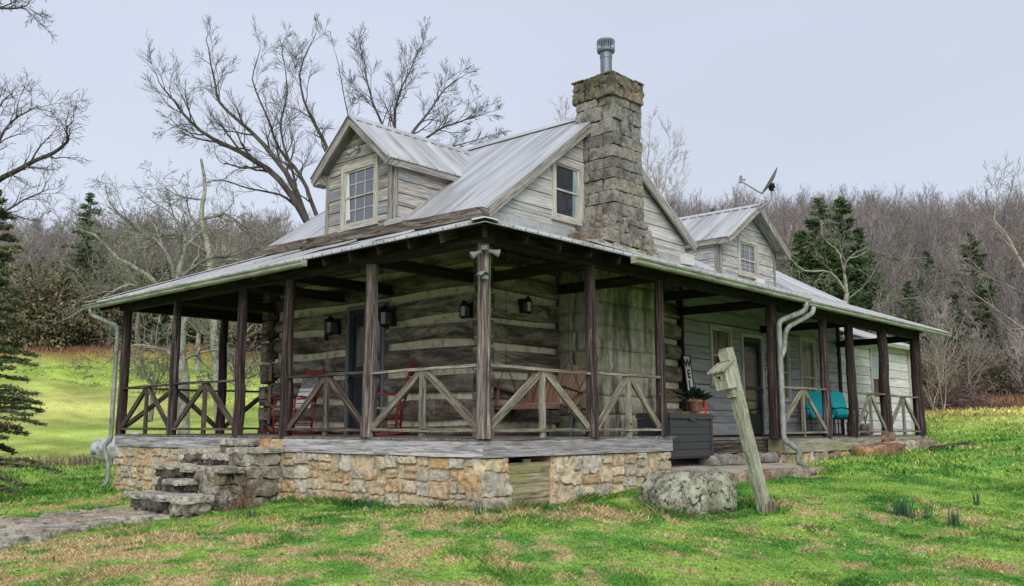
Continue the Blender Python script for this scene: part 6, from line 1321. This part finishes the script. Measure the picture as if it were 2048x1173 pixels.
for (px, py, a, k, s) in ce:
    q = at(px, py, a); 
    if fc[k]: o = cedars[k]; fc[k] = False
    else: o = copy_tree(cedars[k])
    o.location = (q.x, q.y, gz(q.x, q.y)-.1); o.scale = (s, s, s); o.rotation_euler = (0, 0, px*.1)
    lb_ = 'dark green cedar on the right hillside behind the far porch roof' if px > 1300 else 'dark green cedar at the wood edge beyond the hay field'
    tag(o, lb_, 'tree', 'cedars on the right hillside' if px > 1300 else 'cedars beyond the hay field')
# the deeper wood: one mass, instanced from the same tree shapes
TE = rw_.uniform(-.7, .7, 420); LE = np.interp(TE, [-.7, -.2, 0, .2, .38, .46, .6], [98, 96, 88, 66, 56, 50, 48])+np.abs(rw_.normal(0, 5, 420))+1
for t, a in zip(TE, LE): far.append((CAM.x+a*cos(TH)+a*t*sin(TH), CAM.y+a*sin(TH)-a*t*cos(TH), None, int(rw_.choice([4, 5, 6], p=[.3, .4, .3])), rw_.uniform(.5, 1.3)*(2.1 if t < -.2 else .8)))
for i in range(700):
    j = rw_.integers(len(pts_)); far.append((pts_[j, 0]+rw_.normal(0, 3), pts_[j, 1]+rw_.normal(0, 3), None, int(rw_.choice([5, 6], p=[.45, .55])), rw_.uniform(.5, 1.4)))
for i in range(900):      # bushes between the trunks
    j = rw_.integers(len(pts_)); x, y = pts_[j, 0]+rw_.normal(0, 3), pts_[j, 1]+rw_.normal(0, 3); far.append((x, y, None, 4, rw_.uniform(.3, .75)))
far = [(x, y, (gz(x, y) if z is None else z), k, s) for (x, y, z, k, s) in far]
me = bpy.data.meshes.new('deep_woods'); me.from_pydata([(f[0], f[1], f[2]) for f in far], [], [])
a1_ = me.attributes.new('kind_id', 'INT', 'POINT'); a1_.data.foreach_set('value', [f[3] for f in far]); a2_ = me.attributes.new('size', 'FLOAT', 'POINT'); a2_.data.foreach_set('value', [f[4] for f in far]); a3_ = me.attributes.new('turn', 'FLOAT', 'POINT'); a3_.data.foreach_set('value', [float(rw_.random()*6.28) for f in far])
o = bpy.data.objects.new('deep_woods', me); COL.objects.link(o); tag(o, 'far mass of leafless grey-brown woods covering the hillsides', 'woods', kind='stuff')
ng = bpy.data.node_groups.new('scatter_trees', 'GeometryNodeTree'); ng.interface.new_socket('Geometry', in_out='INPUT', socket_type='NodeSocketGeometry'); ng.interface.new_socket('Geometry', in_out='OUTPUT', socket_type='NodeSocketGeometry')
gi = ng.nodes.new('NodeGroupInput'); go = ng.nodes.new('NodeGroupOutput'); jn = ng.nodes.new('GeometryNodeJoinGeometry')
def attr(nm, ty): x = ng.nodes.new('GeometryNodeInputNamedAttribute'); x.data_type = ty; x.inputs['Name'].default_value = nm; return x
ak, as_, at__ = attr('kind_id', 'INT'), attr('size', 'FLOAT'), attr('turn', 'FLOAT'); cx_ = ng.nodes.new('ShaderNodeCombineXYZ'); ng.links.new(at__.outputs[0], cx_.inputs[2])
for k in range(9):
    cmp_ = ng.nodes.new('FunctionNodeCompare'); cmp_.data_type = 'INT'; cmp_.operation = 'EQUAL'; ii = [s for s in cmp_.inputs if s.type == 'INT']; ng.links.new(ak.outputs[0], ii[0]); ii[1].default_value = k
    oi = ng.nodes.new('GeometryNodeObjectInfo'); oi.inputs['Object'].default_value = gnp[k]; oi.transform_space = 'ORIGINAL'; ip = ng.nodes.new('GeometryNodeInstanceOnPoints')
    ng.links.new(gi.outputs[0], ip.inputs['Points']); ng.links.new(cmp_.outputs[0], ip.inputs['Selection']); ng.links.new(oi.outputs['Geometry'], ip.inputs['Instance']); ng.links.new(cx_.outputs[0], ip.inputs['Rotation']); ng.links.new(as_.outputs[0], ip.inputs['Scale']); ng.links.new(ip.outputs[0], jn.inputs[0])
ng.links.new(jn.outputs[0], go.inputs[0]); md = o.modifiers.new('scatter', 'NODES'); md.node_group = ng

# ------------------------------------------------------------------ small plants
def stems(name, label, cat, x, y, n, h, spread, m, seed, lean=.25, w_=.006, group=None):
    rnd = np.random.default_rng(seed); br = []
    for i in range(n):
        p = np.array([rnd.normal(0, spread), rnd.normal(0, spread), -.02]); d = np.array([rnd.normal(0, lean), rnd.normal(0, lean), 1]); L = h*rnd.uniform(.6, 1.1); K = 5; P = [p+d*L*k/(K-1)+np.array([d[0], d[1], 0])*L*.5*(k/(K-1))**2 for k in range(K)]; br.append((np.array(P), [w_, w_, w_*.9, w_*.7, w_*.2]))
    o = bmesh_from(name, br, m); o.location = (x, y, gz(x, y)); tag(o, label, cat, group); return o
M_daff, n_, b_ = mat('daffodil_shoot', rough=.6); n_.links.new(ramp(n_, noise(n_, coords(n_, 'OBJ'), 9, 3), [(.3, (.025, .085, .045)), (.7, (.06, .17, .09))]), b_.inputs['Base Color'])
M_straw, n_, b_ = mat('dead_stalk', rough=.9); n_.links.new(ramp(n_, noise(n_, coords(n_, 'OBJ'), 6, 3), [(.3, (.17, .10, .06)), (.7, (.42, .31, .2))]), b_.inputs['Base Color'])
def onground(px, py):
    d = fw*F+rt*(px-1024)-upv*(py-586.5); t = .5
    for _ in range(4000):
        p = CAM+d.normalized()*t
        if p.z < gz(p.x, p.y): return p
        t += .1
    return p
for i, (px, py, n, h, s, lab) in enumerate(((1808, 1035, 70, .24, .085, 'large clump of green bulb shoots in the lawn right of the birdhouse post'), (1855, 1042, 14, .22, .03, 'thin clump of green shoots just right of the large clump'), (1908, 1055, 30, .24, .035, 'upright dark green shoots in the right part of the lawn'), (1955, 1012, 14, .28, .02, 'narrow tall green shoots nearest the right edge'), (960, 1035, 12, .2, .03, 'small green shoots at the foot of the near foundation corner'), (1368, 1015, 16, .14, .05, 'short green shoots in front of the boulder'), (500, 1038, 26, .17, .06, 'green shoots in front of the dead plant by the steps'), (735, 1020, 20, .14, .07, 'green shoots along the front stone wall'), (1745, 905, 16, .2, .06, 'green shoots by the rocks of the far porch'))):
    p = onground(px, py); stems('bulb_shoots', lab, 'plant', p.x, p.y, n, h, s, M_daff, 60+i, .12, .005)
p = onground(480, 1018); rnd = np.random.default_rng(5); br = []
for i in range(260): az = rnd.random()*6.28; branch(br, np.array([rnd.normal(0, .08), rnd.normal(0, .08), .02]), np.array([cos(az), sin(az), rnd.uniform(0, .9)]), rnd.uniform(.12, .34), .004, 1, rnd, wig=.5, trop=-.12, kids=(3,), ratio=.6)
for i in range(16): az = rnd.random()*6.28; s = rnd.uniform(.1, .9); branch(br, np.array([rnd.normal(0, .05), rnd.normal(0, .05), .02]), np.array([cos(az)*s, sin(az)*s, 1]), rnd.uniform(.4, .85), .006, 0, rnd, wig=.06, trop=0)
o = bmesh_from('dead_plant', br, M_straw, .0025); o.location = (p.x, p.y, gz(p.x, p.y)); tag(o, 'dead brown plant with bare stalks beside the stone steps', 'plant')
# weeds along the ditch, rough grass at the wood edges
rnd = np.random.default_rng(9); br = []
for i in range(1500):
    t = rnd.uniform(-.62, -.30); a = rnd.normal(31.5, .7)+(t+.45)*6; b = a*t; x = CAM.x+a*cos(TH)+b*sin(TH); y = CAM.y+a*sin(TH)-b*cos(TH); 
    br.append((x, y, rnd.uniform(.12, .5)))
zz = ground_np(np.array([(q[0], q[1]) for q in br])); bb = []
for (x, y, h), z in zip(br, zz): 
    d = rnd.normal(0, .3, 2)*h; bb.append((np.array([(x, y, z-.05), (x+d[0]*.4, y+d[1]*.4, z+h*.6), (x+d[0], y+d[1], z+h)]), [.008, .006, .003]))
o = bmesh_from('ditch_weeds', bb, M_brush); tag(o, 'low brown weeds along the ditch between lawn and hay field', 'weeds', kind='stuff')
rnd = np.random.default_rng(19); T_ = rnd.uniform(-.7, .7, 26000); XYs = []; 
lm = np.interp(T_, [-.7, -.2, 0, .2, .38, .46, .6], [98, 96, 88, 66, 56, 50, 48]); a = lm+rnd.normal(0, 1.8, len(T_)); b = a*T_; x = CAM.x+a*cos(TH)+b*sin(TH); y = CAM.y+a*sin(TH)-b*cos(TH); z = ground_np(np.c_[x, y]); h = rnd.uniform(.2, .75, len(T_)); w_ = .03; th_ = rnd.random(len(T_))*6.28; d = rnd.normal(0, .25, (len(T_), 2))*h[:, None]
V = np.stack([np.c_[x-np.cos(th_)*w_, y-np.sin(th_)*w_, z-.05], np.c_[x+np.cos(th_)*w_, y+np.sin(th_)*w_, z-.05], np.c_[x+d[:, 0]*.5+np.cos(th_)*w_*.6, y+d[:, 1]*.5+np.sin(th_)*w_*.6, z+h*.6], np.c_[x+d[:, 0], y+d[:, 1], z+h]], 1)
M_sedge = stonem('broom_sedge', [(.42, .23, .11), (.34, .2, .11), (.25, .14, .09)], scale=.7, bs=.1)
o = npmesh('broom_sedge', V.reshape(-1, 3), np.arange(len(V)*4).reshape(-1, 4), M_sedge, smooth=False, rnd=rnd.random(len(V))); tag(o, 'strip of tall russet grass along the foot of the woods', 'grass', kind='stuff')
# dead leaves blown over the lawn
x, y = scatter(5200, 5.2, 26); z = ground_np(np.c_[x, y])+.012+.02*rg.random(len(x)); n = len(x); d = rg.normal(0, 1, (n, 3))*np.array([1, 1, .35]); d /= np.linalg.norm(d, axis=1)[:, None]; w = np.cross(d, rg.normal(0, .35, (n, 3))+np.array([0, 0, 1])); w /= np.linalg.norm(w, axis=1)[:, None]; l = rg.uniform(.012, .03, n)[:, None]; c = np.c_[x, y, z]
V = np.stack([c-d*l, c+w*l*.55, c+d*l, c-w*l*.55], 1); M_leaf = stonem('dead_leaf', [(.2, .12, .07), (.33, .22, .13), (.12, .08, .055), (.4, .3, .2)], scale=3, bs=.1)
o = npmesh('fallen_leaves', V.reshape(-1, 3), np.arange(n*4).reshape(n, 4), M_leaf, smooth=False, rnd=rg.random(n)); tag(o, 'small brown dead leaves scattered over the lawn', 'leaves', kind='stuff')
bpy.context.view_layer.update()
